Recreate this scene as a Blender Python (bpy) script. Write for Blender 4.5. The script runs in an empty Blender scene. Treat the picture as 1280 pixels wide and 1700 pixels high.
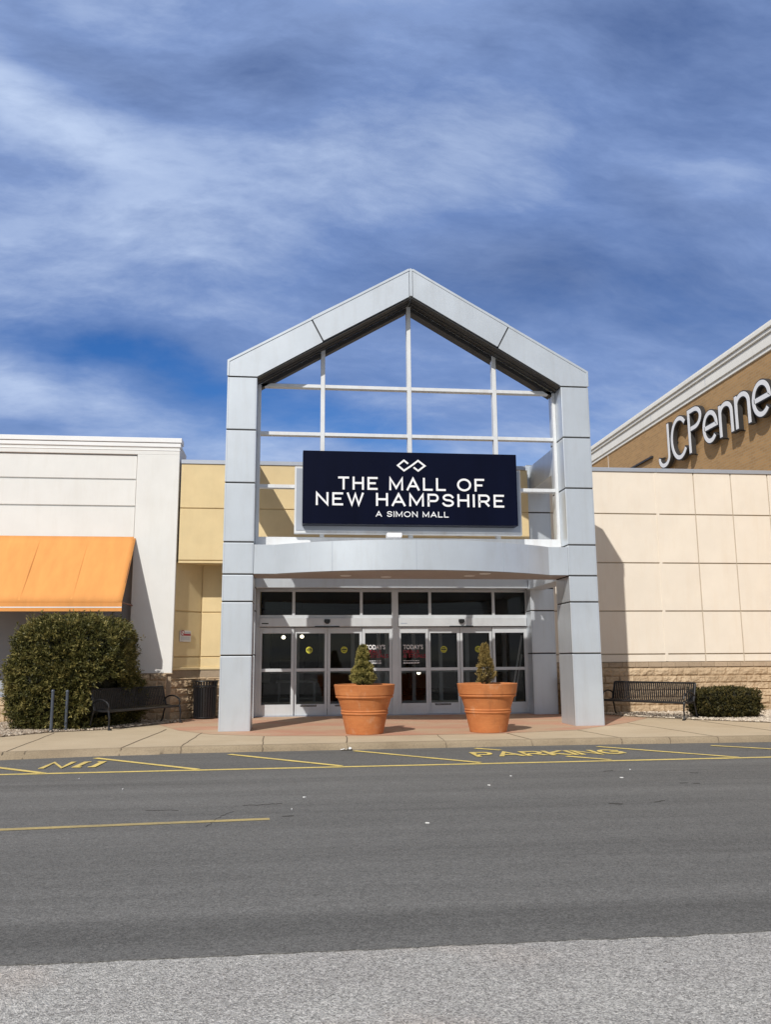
import bpy, bmesh, math, random
import numpy as np
from mathutils import Vector, Matrix, noise as mnoise
R = math.radians
random.seed(7); rng = np.random.default_rng(11)
sc = bpy.context.scene
COL = sc.collection

# ------------------------------------------------------------------ camera
def make_camera():
    f, yaw, pitch, roll = 1396.66, 0.113301, 0.172937, -0.0066046
    cy, sy, cp, sp = math.cos(yaw), math.sin(yaw), math.cos(pitch), math.sin(pitch)
    fw = Vector((sy*cp, cy*cp, sp)); r0 = Vector((cy, -sy, 0)); u0 = r0.cross(fw)
    r = r0*math.cos(roll) + u0*math.sin(roll); u = -r0*math.sin(roll) + u0*math.cos(roll)
    cam = bpy.data.objects.new('camera', bpy.data.cameras.new('camera'))
    m = Matrix((( r.x, u.x, -fw.x, -2.7976), (r.y, u.y, -fw.y, -18.8313), (r.z, u.z, -fw.z, 1.5152), (0, 0, 0, 1)))
    cam.matrix_world = m
    d = cam.data; d.sensor_fit = 'VERTICAL'; d.sensor_height = 24.0; d.lens = f/1700*24.0
    d.clip_start = 0.1; d.clip_end = 3000
    COL.objects.link(cam); sc.camera = cam
make_camera()

# ------------------------------------------------------------------ light
SUN = Vector((0.56, 1.0, -0.97))
sl = bpy.data.lights.new('sun', 'SUN'); sl.energy = 3.8; sl.angle = R(0.53); sl.color = (1.0, 0.955, 0.875)
so = bpy.data.objects.new('sun', sl); so.rotation_euler = SUN.to_track_quat('-Z', 'Y').to_euler(); so.location = (-20, -40, 40); COL.objects.link(so)
sc.view_settings.view_transform = 'Standard'; sc.view_settings.look = 'None'
sc.view_settings.exposure = 0.0; sc.view_settings.gamma = 1.0; sc.view_settings.use_curve_mapping = False

def make_world():
    w = bpy.data.worlds.new('World'); sc.world = w; w.use_nodes = True
    nt = w.node_tree; N = nt.nodes; L = nt.links; N.clear()
    def n(t, **k):
        x = N.new(t)
        for a, b in k.items(): setattr(x, a, b)
        return x
    def mth(op, a, b=None, clamp=False):
        x = n('ShaderNodeMath', operation=op, use_clamp=clamp)
        for i, v in enumerate((a, b)):
            if v is None: continue
            if isinstance(v, (int, float)): x.inputs[i].default_value = v
            else: L.new(v, x.inputs[i])
        return x.outputs[0]
    sky = n('ShaderNodeTexSky', sky_type='NISHITA', sun_disc=False)
    sky.sun_elevation = R(40.2); sky.sun_rotation = R(209.2); sky.air_density = 1.0; sky.dust_density = 0.6; sky.ozone_density = 2.2
    tc = n('ShaderNodeTexCoord'); sep = n('ShaderNodeSeparateXYZ'); L.new(tc.outputs['Generated'], sep.inputs[0])
    X, Y, Z = sep.outputs
    zz = mth('ADD', mth('MAXIMUM', Z, 0.0), 0.42)
    px = mth('DIVIDE', X, zz); py = mth('DIVIDE', Y, zz)
    comb = n('ShaderNodeCombineXYZ'); L.new(px, comb.inputs[0]); L.new(py, comb.inputs[1])
    wn = n('ShaderNodeTexNoise'); wn.inputs['Scale'].default_value = 1.6; wn.inputs['Detail'].default_value = 5; wn.inputs['Roughness'].default_value = 0.5; L.new(comb.outputs[0], wn.inputs['Vector'])
    wv = n('ShaderNodeVectorMath', operation='MULTIPLY_ADD'); L.new(wn.outputs['Color'], wv.inputs[0]); wv.inputs[1].default_value = (0.20, 0.20, 0); L.new(comb.outputs[0], wv.inputs[2])
    def clouds(rot, sx, sy, scale, detail, rough, off, warped=True):
        mp = n('ShaderNodeMapping'); mp.inputs['Rotation'].default_value = (0, 0, R(rot)); mp.inputs['Scale'].default_value = (sx, sy, 1)
        mp.inputs['Location'].default_value = (off, off*0.7, 0)
        L.new(wv.outputs[0] if warped else comb.outputs[0], mp.inputs[0])
        t = n('ShaderNodeTexNoise'); t.inputs['Scale'].default_value = scale; t.inputs['Detail'].default_value = detail
        t.inputs['Roughness'].default_value = rough; L.new(mp.outputs[0], t.inputs['Vector']); return t.outputs['Fac']
    a = clouds(-30, 0.60, 1.0, 2.2, 14, 0.60, 3.1)       # broad cirrus sheets
    b = clouds(-42, 0.55, 1.4, 5.5, 14, 0.66, 1.7)       # fine combed wisps
    wx = clouds(0, 1, 1, 2.2, 8, 0.55, 8.4, False); wy = clouds(0, 1, 1, 2.2, 8, 0.55, 23.7, False)
    az = mth('ADD', mth('MULTIPLY', mth('ARCTAN2', X, Y), 180/math.pi), mth('MULTIPLY', mth('SUBTRACT', wx, 0.5), 14.0))
    el = mth('ADD', mth('MULTIPLY', mth('ARCSINE', Z), 180/math.pi), mth('MULTIPLY', mth('SUBTRACT', wy, 0.5), 10.0))
    def puff(a0, e0, s1, s2, ang, amp):      # one bank of cloud (or gap) at an azimuth and height of the sky
        c, s = math.cos(R(ang)), math.sin(R(ang)); da = mth('SUBTRACT', az, a0); de = mth('SUBTRACT', el, e0)
        u = mth('ADD', mth('MULTIPLY', da, c/s1), mth('MULTIPLY', de, s/s1)); v = mth('ADD', mth('MULTIPLY', da, -s/s2), mth('MULTIPLY', de, c/s2))
        r2 = mth('ADD', mth('MULTIPLY', u, u), mth('MULTIPLY', v, v))
        return mth('MULTIPLY', mth('EXPONENT', mth('MULTIPLY', r2, -0.8)), amp)
    def total(L_):
        t = None
        for k in L_: p = puff(*k); t = p if t is None else mth('ADD', t, p)
        return t
    BR = total([(-18,32.8,8.4,2.4,-20.8,1.0), (-7.6,27.1,7.9,1.6,-1.9,.9), (15.2,33.3,7.9,2.6,17.8,1.1), (13.7,29.6,10.5,2.4,-8,.8), (-16.1,22.5,9,2,-2.1,.7), (-13.1,16,8.8,1.6,-9.5,.8), (3.1,31.7,3.1,1.6,16.7,.5)])
    DK = total([(-16.4,36.9,8.5,2,-11.9,1.0), (5.8,39.7,15.3,2.4,-.5,.8), (-16.2,29.2,7.3,1.5,-1.3,.7), (28.9,27.2,8.5,2.2,-20.9,.6), (-1,35.7,4.7,1.8,-16.4,.5), (23.2,36.6,4.8,1.9,6.4,.4), (17,25.1,6.8,1.6,-11.9,.5), (28.9,22.2,7.5,2.2,-18.4,.4)])
    GP = total([(-11.7,18.8,9,1.2,-2.8,1.15), (1.4,16.4,7.2,1.8,-6.9,1.2), (11.6,13.9,10,1.0,-5.7,1.0), (21.8,14.8,3.5,1.6,.5,.6), (-3.9,14,4.9,1.3,1.9,.8)])
    cover0 = mth('ADD', mth('ADD', 0.86, mth('MULTIPLY', mth('ADD', mth('SUBTRACT', a, 0.5), mth('SUBTRACT', b, 0.5)), 1.1)), mth('MULTIPLY', GP, -0.50), True)
    cover = cover0
    br = mth('ADD', mth('ADD', 0.50, mth('MULTIPLY', BR, 0.27)), mth('MULTIPLY', DK, -0.28))
    br = mth('ADD', br, mth('ADD', mth('MULTIPLY', mth('SUBTRACT', a, 0.5), 1.55), mth('MULTIPLY', mth('SUBTRACT', b, 0.5), 0.62)), True)
    hs = n('ShaderNodeHueSaturation'); hs.inputs['Saturation'].default_value = 1.42; hs.inputs['Hue'].default_value = 0.516
    hs.inputs['Value'].default_value = 1.10
    L.new(sky.outputs[0], hs.inputs['Color'])
    cr = n('ShaderNodeValToRGB'); L.new(br, cr.inputs[0])      # thin veil is slate blue, thick cirrus is pale
    ce = cr.color_ramp.elements; ce[0].position = 0.0; ce[0].color = (0.130, 0.182, 0.330, 1); ce[1].position = 1.0; ce[1].color = (0.58, 0.70, 0.93, 1)
    x = ce.new(0.45); x.color = (0.235, 0.340, 0.615, 1)
    # towards the sun, unseen behind the camera, cloud is greyed to cut blue skylight
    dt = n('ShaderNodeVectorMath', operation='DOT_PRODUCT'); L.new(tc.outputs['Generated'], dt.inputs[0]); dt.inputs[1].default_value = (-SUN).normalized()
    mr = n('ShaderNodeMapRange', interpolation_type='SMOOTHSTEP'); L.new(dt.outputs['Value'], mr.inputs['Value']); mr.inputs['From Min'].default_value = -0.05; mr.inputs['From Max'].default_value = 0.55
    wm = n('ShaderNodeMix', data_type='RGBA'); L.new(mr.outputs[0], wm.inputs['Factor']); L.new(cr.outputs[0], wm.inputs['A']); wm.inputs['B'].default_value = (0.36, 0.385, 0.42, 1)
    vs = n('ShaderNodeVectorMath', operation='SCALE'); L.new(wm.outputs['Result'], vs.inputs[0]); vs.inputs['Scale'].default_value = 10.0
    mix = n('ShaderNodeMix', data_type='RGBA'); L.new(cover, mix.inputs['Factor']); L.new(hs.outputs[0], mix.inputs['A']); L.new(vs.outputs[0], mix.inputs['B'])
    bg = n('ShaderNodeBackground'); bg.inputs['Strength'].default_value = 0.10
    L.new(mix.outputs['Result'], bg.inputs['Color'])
    out = n('ShaderNodeOutputWorld'); L.new(bg.outputs[0], out.inputs[0])
make_world()

# ------------------------------------------------------------------ materials
class NT:
    def __init__(s, name):
        s.m = bpy.data.materials.new(name); s.m.use_nodes = True
        s.t = s.m.node_tree; s.t.nodes.clear()
        s.out = s.n('ShaderNodeOutputMaterial'); s.p = s.n('ShaderNodeBsdfPrincipled'); s.l(s.p.outputs[0], s.out.inputs[0])
        s.tc = s.n('ShaderNodeTexCoord'); s.vec = s.n('ShaderNodeNewGeometry').outputs['Position']
    def n(s, t, **k):
        x = s.t.nodes.new(t)
        for a, b in k.items(): setattr(x, a, b)
        return x
    def l(s, a, b): s.t.links.new(a, b)
    def noise(s, scale, detail=4, rough=0.55, stretch=None, dist=0.0):
        v = s.vec
        if stretch:
            mp = s.n('ShaderNodeMapping'); mp.inputs['Scale'].default_value = stretch; s.l(v, mp.inputs[0]); v = mp.outputs[0]
        t = s.n('ShaderNodeTexNoise'); t.inputs['Scale'].default_value = scale; t.inputs['Detail'].default_value = detail
        t.inputs['Roughness'].default_value = rough; t.inputs['Distortion'].default_value = dist
        s.l(v, t.inputs['Vector']); return t.outputs['Fac']
    def ramp(s, f, stops):
        r = s.n('ShaderNodeValToRGB'); s.l(f, r.inputs[0]); e = r.color_ramp.elements
        while len(e) < len(stops): e.new(0.5)
        for x, (p, c) in zip(e, stops):
            x.position = p; x.color = (c, c, c, 1) if isinstance(c, (int, float)) else (*c, 1)
        return r.outputs[0]
    def mix(s, f, a, b, mode='MIX'):
        x = s.n('ShaderNodeMix', data_type='RGBA', blend_type=mode)
        for sock, v in (('Factor', f), ('A', a), ('B', b)):
            if isinstance(v, (int, float)): x.inputs[sock].default_value = v if sock == 'Factor' else (v, v, v, 1)
            elif isinstance(v, tuple): x.inputs[sock].default_value = (*v, 1)
            else: s.l(v, x.inputs[sock])
        return x.outputs['Result']
    def color(s, c):
        if isinstance(c, tuple): s.p.inputs['Base Color'].default_value = (*c, 1)
        else: s.l(c, s.p.inputs['Base Color'])
    def bump(s, h, strength=0.3, dist=0.01):
        b = s.n('ShaderNodeBump'); b.inputs['Strength'].default_value = strength; b.inputs['Distance'].default_value = dist
        s.l(h, b.inputs['Height']); s.l(b.outputs[0], s.p.inputs['Normal'])
    def set(s, **k):
        for a, b in k.items(): s.p.inputs[a.replace('_', ' ')].default_value = b

def vary(name, base, amt=0.12, scale=1.5, rough=0.7, metal=0.0, bump=0.0, bscale=60, spec=0.5, grime=0.0, grime_col=(0.2, 0.17, 0.13), stretch=None):
    M = NT(name)
    f = M.noise(scale, 5, 0.6, stretch)
    lo = tuple(c*(1-amt) for c in base); hi = tuple(min(1, c*(1+amt)) for c in base)
    c = M.mix(M.ramp(f, [(0.3, 0.0), (0.7, 1.0)]), lo, hi)
    if grime:
        g = M.ramp(M.noise(3.0, 6, 0.65, (1.6, 1.6, 0.28)), [(0.48, 0.0), (0.8, grime)])
        c = M.mix(g, c, grime_col)
    M.color(c); M.set(Roughness=rough, Metallic=metal, Specular_IOR_Level=spec)
    if bump: M.bump(M.noise(bscale, 4, 0.6), bump, 0.004)
    return M.m

def asphalt(name, lo, hi, speck, agg, bump, tint=(1, 0.985, 0.95), wear=0.0, stain=0.0):
    M = NT(name)
    big = M.noise(0.35, 4, 0.6, (0.35, 1.3, 1)); mid = M.noise(6, 5, 0.65)
    c = M.mix(M.ramp(M.mix(0.35, big, mid), [(0.3, 0.0), (0.7, 1.0)]), tuple(lo*t for t in tint), tuple(hi*t for t in tint))
    if wear:      # lengthwise polished and oily bands left by tyres
        c = M.mix(M.ramp(M.noise(1.0, 5, 0.6, (0.05, 1.1, 1)), [(0.36, wear), (0.5, 0.0)]), c, tuple(lo*0.62*t for t in tint))
        c = M.mix(M.ramp(M.noise(1.0, 5, 0.6, (0.04, 0.8, 3.3)), [(0.5, 0.0), (0.66, wear)]), c, tuple(min(1, hi*1.3*t) for t in tint))
        c = M.mix(M.ramp(M.noise(5.0, 6, 0.75, (0.22, 2.2, 1)), [(0.60, 0.0), (0.72, 0.65*wear)]), c, tuple(lo*0.45*t for t in tint))
    if stain:
        c = M.mix(M.ramp(M.noise(0.9, 4, 0.55), [(0.42, stain), (0.56, 0.0)]), c, (hi*0.80, hi*0.76, hi*0.72))
        c = M.mix(M.ramp(M.noise(0.7, 4, 0.55, (1, 1, 9.0)), [(0.52, 0.0), (0.64, stain)]), c, (hi*1.02, hi*0.90, hi*0.80))
        c = M.mix(M.ramp(M.noise(2.6, 6, 0.7, (1.0, 1.6, 1)), [(0.63, 0.0), (0.72, 0.5)]), c, (lo*0.5, lo*0.48, lo*0.46))
    def grains(sc_, lo_, hi_, c):
        v = M.n('ShaderNodeTexVoronoi'); v.inputs['Scale'].default_value = sc_; M.l(M.vec, v.inputs['Vector'])
        sepc = M.n('ShaderNodeSeparateColor'); M.l(v.outputs['Color'], sepc.inputs[0])
        return v, M.mix(M.ramp(sepc.outputs[0], [(0.0, 0.0), (1.0, 1.0)]), M.mix(1.0, c, 1.0-lo_, 'MULTIPLY'), M.mix(1.0, c, 1.0+hi_, 'MULTIPLY'))
    v, c = grains(agg, speck, speck, c); v2, c = grains(agg*0.4, speck*0.35, speck*0.35, c)
    f2 = M.noise(agg*0.45, 3, 0.7)
    c = M.mix(M.ramp(f2, [(0.64, 0.0), (0.76, 0.75)]), c, tuple(min(1, hi*1.8*t) for t in tint))
    c = M.mix(M.ramp(f2, [(0.25, 0.7), (0.36, 0.0)]), c, tuple(lo*0.35*t for t in tint))
    M.color(c); M.set(Roughness=0.9, Specular_IOR_Level=0.25)
    M.bump(M.mix(0.5, v.outputs['Distance'], f2), bump, 0.012)
    return M.m

def glass_mat():
    M = NT('tinted_glass'); M.t.nodes.remove(M.p)
    tr = M.n('ShaderNodeBsdfTransparent'); tr.inputs[0].default_value = (0.80, 0.82, 0.82, 1)
    gl = M.n('ShaderNodeBsdfGlossy'); gl.inputs['Roughness'].default_value = 0.01; gl.inputs[0].default_value = (0.9, 0.9, 0.9, 1)
    fr = M.n('ShaderNodeFresnel'); fr.inputs[0].default_value = 1.36
    mx = M.n('ShaderNodeMixShader'); M.l(fr.outputs[0], mx.inputs[0]); M.l(tr.outputs[0], mx.inputs[1]); M.l(gl.outputs[0], mx.inputs[2])
    M.l(mx.outputs[0], M.out.inputs[0]); return M.m

def brick_mat():
    M = NT('brown_brick')
    mp = M.n('ShaderNodeMapping'); mp.inputs['Rotation'].default_value = (0, 0, 0)
    sp = M.n('ShaderNodeSeparateXYZ'); M.l(M.vec, sp.inputs[0])
    cb = M.n('ShaderNodeCombineXYZ'); M.l(sp.outputs[1], cb.inputs[0]); M.l(sp.outputs[2], cb.inputs[1])
    b = M.n('ShaderNodeTexBrick'); M.l(cb.outputs[0], b.inputs['Vector'])
    b.inputs['Scale'].default_value = 1.0; b.inputs['Brick Width'].default_value = 0.30; b.inputs['Row Height'].default_value = 0.10
    b.inputs['Mortar Size'].default_value = 0.010; b.inputs['Bias'].default_value = -0.1
    b.inputs['Color1'].default_value = (0.50, 0.30, 0.135, 1); b.inputs['Color2'].default_value = (0.39, 0.235, 0.108, 1); b.inputs['Mortar'].default_value = (0.44, 0.33, 0.21, 1)
    f = M.noise(0.5, 4, 0.6)
    M.color(M.mix(M.ramp(f, [(0.3, 0.0), (0.75, 0.28)]), b.outputs['Color'], (0.40, 0.26, 0.13)))
    M.set(Roughness=0.9, Specular_IOR_Level=0.2); M.bump(b.outputs['Fac'], -0.25, 0.008); return M.m

def leaf_mat(name, dark, mid, light):
    M = NT(name); M.t.nodes.remove(M.p)
    at = M.n('ShaderNodeAttribute', attribute_name='tint')
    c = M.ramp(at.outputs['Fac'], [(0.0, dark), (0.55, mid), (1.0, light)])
    p = M.n('ShaderNodeBsdfPrincipled'); M.l(c, p.inputs['Base Color']); p.inputs['Roughness'].default_value = 0.55; p.inputs['Specular IOR Level'].default_value = 0.35
    t = M.n('ShaderNodeBsdfTranslucent'); M.l(c, t.inputs[0])
    mx = M.n('ShaderNodeMixShader'); mx.inputs[0].default_value = 0.22; M.l(p.outputs[0], mx.inputs[1]); M.l(t.outputs[0], mx.inputs[2])
    M.l(mx.outputs[0], M.out.inputs[0]); return M.m

def tint_mat(name, lo, hi, rough=0.9, nscale=18, namt=0.35, ncol=(0.12, 0.085, 0.055), bump=0.5):
    M = NT(name); at = M.n('ShaderNodeAttribute', attribute_name='tint')
    c = M.mix(at.outputs['Fac'], lo, hi)
    c = M.mix(M.ramp(M.noise(nscale, 5, 0.7), [(0.5, 0.0), (0.75, namt)]), c, ncol)
    c = M.mix(M.ramp(M.noise(1.1, 4, 0.6), [(0.52, 0.0), (0.8, 0.5)]), c, tuple(x*0.9 for x in ncol))
    M.color(c); M.set(Roughness=rough, Specular_IOR_Level=0.2)
    if bump: M.bump(M.noise(70, 4, 0.7), bump, 0.006)
    return M.m

def pot_mat():
    M = NT('terracotta')
    f = M.noise(2.2, 6, 0.65, (1, 1, 2.2)); g = M.noise(14, 4, 0.6, (0.25, 0.25, 3.0))
    c = M.mix(M.ramp(f, [(0.3, 0.0), (0.72, 1.0)]), (0.43, 0.145, 0.048), (0.57, 0.215, 0.075))
    c = M.mix(M.ramp(g, [(0.5, 0.0), (0.75, 0.35)]), c, (0.66, 0.29, 0.11))
    w = M.noise(3.5, 7, 0.7, (1.4, 1.4, 0.7)); c = M.mix(M.ramp(w, [(0.55, 0.0), (0.72, 0.45)]), c, (0.62, 0.42, 0.28))
    d = M.noise(5.0, 6, 0.7, (1.2, 1.2, 0.35)); c = M.mix(M.ramp(d, [(0.56, 0.0), (0.75, 0.5)]), c, (0.24, 0.10, 0.045))
    M.color(c); M.set(Roughness=0.72, Specular_IOR_Level=0.3); M.bump(M.mix(0.5, g, M.noise(60, 4, 0.7)), 0.2, 0.006); return M.m

def red_paving():
    M = NT('red_paving')
    f = M.noise(0.55, 4, 0.6, (1, 1.6, 1)); g = M.noise(30, 4, 0.7)
    c = M.mix(M.ramp(f, [(0.40, 0.0), (0.60, 1.0)]), (0.53, 0.285, 0.195), (0.53, 0.385, 0.26))
    c = M.mix(M.ramp(g, [(0.35, 0.25), (0.7, 0.0)]), c, (0.30, 0.17, 0.11))
    M.color(c); M.set(Roughness=0.85, Specular_IOR_Level=0.25); M.bump(g, 0.2, 0.004); return M.m

def concrete(name, a, b, dark):
    M = NT(name)
    f = M.noise(0.7, 5, 0.6); g = M.noise(45, 4, 0.7)
    c = M.mix(M.ramp(f, [(0.3, 0.0), (0.7, 1.0)]), a, b)
    c = M.mix(M.ramp(M.noise(2.3, 6, 0.7, (0.5, 1.4, 1)), [(0.56, 0.0), (0.75, 0.45)]), c, dark)
    c = M.mix(M.ramp(g, [(0.34, 0.35), (0.55, 0.0)]), c, dark)
    M.color(c); M.set(Roughness=0.9, Specular_IOR_Level=0.2); M.bump(g, 0.25, 0.004); return M.m

def paint_mat(name, col, worn, amount):
    M = NT(name)
    f = M.noise(28, 5, 0.75); g = M.noise(2.0, 4, 0.6)
    c = M.mix(M.ramp(M.mix(0.4, f, g), [(0.52-amount*0.2, 0.0), (0.62, 0.75)]), col, worn)
    M.color(c); M.set(Roughness=0.8, Specular_IOR_Level=0.3); M.bump(f, 0.2, 0.004); return M.m

MAT = dict(
    panel=vary('silver_panel', (0.61, 0.66, 0.715), 0.06, 0.8, 0.40, 0.45, spec=0.4, grime=0.22, grime_col=(0.38, 0.36, 0.33)),
    panel_base=vary('core_dark', (0.03, 0.032, 0.036), 0.2, 4, 0.7),
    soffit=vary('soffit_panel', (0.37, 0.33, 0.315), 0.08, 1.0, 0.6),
    frame=vary('frame_metal', (0.74, 0.76, 0.78), 0.06, 2.0, 0.45, 0.15, grime=0.35, grime_col=(0.45, 0.36, 0.28)),
    door=vary('door_aluminium', (0.66, 0.69, 0.72), 0.05, 2.0, 0.42, 0.35, grime=0.12),
    navy=vary('navy_face', (0.002, 0.0034, 0.015), 0.3, 0.8, 0.35, stretch=(1, 1, 0.2), spec=0.12),
    white_sign=vary('white_letter', (0.86, 0.86, 0.88), 0.03, 3, 0.45),
    white=vary('white_stucco', (0.765, 0.765, 0.75), 0.03, 1.2, 0.9, bump=0.35, bscale=90, spec=0.2, grime=0.24, grime_col=(0.60, 0.57, 0.51)),
    yellow=vary('yellow_stucco', (0.70, 0.56, 0.325), 0.06, 1.6, 0.9, bump=0.55, bscale=60, spec=0.2, grime=0.22, grime_col=(0.60, 0.43, 0.22)),
    beige=vary('beige_stucco', (0.80, 0.73, 0.635), 0.04, 1.0, 0.9, bump=0.35, bscale=80, spec=0.2, grime=0.28, grime_col=(0.70, 0.58, 0.44)),
    reveal_shade=vary('reveal_shadow', (0.50, 0.43, 0.34), 0.08, 3, 0.9),  # shade of the panel reveals put into the core colour
    groove=vary('roof_brown', (0.30, 0.25, 0.18), 0.1, 3, 0.9),  # plain brown of the two roofs
    coping=vary('coping_metal', (0.44, 0.48, 0.55), 0.05, 1, 0.45, 0.4),
    whitecoping=vary('white_coping', (0.80, 0.81, 0.82), 0.03, 1, 0.5),
    grey=vary('grey_wall', (0.36, 0.38, 0.41), 0.06, 1.2, 0.8),
    brick=brick_mat(),
    cornice=vary('cream_cornice', (0.90, 0.885, 0.84), 0.04, 0.8, 0.7, grime=0.2, grime_col=(0.55, 0.52, 0.45)),
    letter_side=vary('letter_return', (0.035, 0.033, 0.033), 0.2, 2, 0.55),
    awning=vary('orange_canvas', (0.73, 0.32, 0.095), 0.08, 1.4, 0.75, bump=0.15, bscale=35, spec=0.25, stretch=(3, 1, 0.4)),
    awning_in=vary('awning_frame', (0.20, 0.07, 0.03), 0.1, 2, 0.6),
    black=vary('black_metal', (0.011, 0.011, 0.013), 0.2, 4, 0.35, spec=0.5),
    pole_grey=vary('grey_paint', (0.060, 0.072, 0.095), 0.25, 5, 0.45),
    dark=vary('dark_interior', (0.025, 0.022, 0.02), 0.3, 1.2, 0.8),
    inner=vary('inner_frame', (0.72, 0.74, 0.76), 0.06, 2, 0.4),
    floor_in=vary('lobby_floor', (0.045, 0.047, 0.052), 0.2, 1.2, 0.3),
    glass=glass_mat(), pot=pot_mat(), soil=vary('soil', (0.06, 0.035, 0.022), 0.5, 20, 0.95, bump=0.8, bscale=30),
    road=asphalt('road_asphalt', 0.122, 0.160, 0.34, 110, 0.45, (1, 0.975, 0.925), wear=0.42),
    lot=asphalt('old_asphalt', 0.36, 0.47, 0.50, 125, 1.0, (1, 0.965, 0.905), stain=0.6),
    ground=asphalt('far_ground', 0.16, 0.22, 0.3, 60, 0.3),
    walk=concrete('concrete_walk', (0.50, 0.40, 0.275), (0.58, 0.475, 0.335), (0.32, 0.25, 0.17)),
    kerb=concrete('kerb_concrete', (0.27, 0.21, 0.14), (0.40, 0.32, 0.22), (0.10, 0.08, 0.055)),
    red=red_paving(), joint=vary('joint_dark', (0.16, 0.12, 0.08), 0.2, 5, 0.95),
    line=paint_mat('yellow_paint', (0.84, 0.64, 0.19), (0.38, 0.30, 0.14), 0.45),
    line_old=paint_mat('faded_paint', (0.50, 0.385, 0.16), (0.22, 0.19, 0.125), 0.6),
    bark=vary('bark', (0.10, 0.065, 0.04), 0.3, 20, 0.9, bump=0.5, bscale=40),
    yew=leaf_mat('yew_leaf', (0.014, 0.017, 0.006), (0.095, 0.095, 0.024), (0.32, 0.27, 0.09)),
    hedge=leaf_mat('hedge_leaf', (0.016, 0.016, 0.008), (0.075, 0.070, 0.022), (0.17, 0.13, 0.04)),
    spruce=leaf_mat('spruce_leaf', (0.020, 0.022, 0.007), (0.17, 0.16, 0.040), (0.42, 0.36, 0.12)),
    spruce_dry=leaf_mat('spruce_dry_leaf', (0.035, 0.025, 0.010), (0.19, 0.14, 0.045), (0.38, 0.28, 0.10)),
    stone=tint_mat('split_stone', (0.42, 0.31, 0.20), (0.63, 0.49, 0.335)),
    stonecap=tint_mat('stone_cap', (0.36, 0.28, 0.20), (0.50, 0.39, 0.28), bump=0.3),
    pebble=tint_mat('pebbles', (0.27, 0.205, 0.15), (0.66, 0.58, 0.48), nscale=40, namt=0.2, bump=0),
    bed=vary('bed_soil', (0.33, 0.25, 0.18), 0.3, 12, 0.95, bump=0.8, bscale=40),
    yellow_dot=vary('yellow_sticker', (0.62, 0.60, 0.06), 0.05, 3, 0.5),
    red_ink=vary('red_print', (0.33, 0.03, 0.05), 0.1, 3, 0.5),
    sensor=vary('sensor_black', (0.012, 0.012, 0.012), 0.1, 3, 0.25),
    paper=vary('white_paper', (0.75, 0.75, 0.74), 0.05, 8, 0.8),
    plate=vary('sign_plate', (0.62, 0.60, 0.58), 0.05, 8, 0.6),
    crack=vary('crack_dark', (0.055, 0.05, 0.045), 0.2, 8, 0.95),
)

# ------------------------------------------------------------------ helpers
OFF = {}
def tag(o, label=None, cat=None, group=None, kind=None):
    if label: o['label'] = label
    if cat: o['category'] = cat
    if group: o['group'] = group
    if kind: o['kind'] = kind
    return o
def thing(name, loc, label, cat, group=None):
    o = bpy.data.objects.new(name, None); o.location = loc; o.empty_display_size = 0.2; COL.objects.link(o)
    OFF[o.name] = Vector(loc); return tag(o, label, cat, group)

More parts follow.
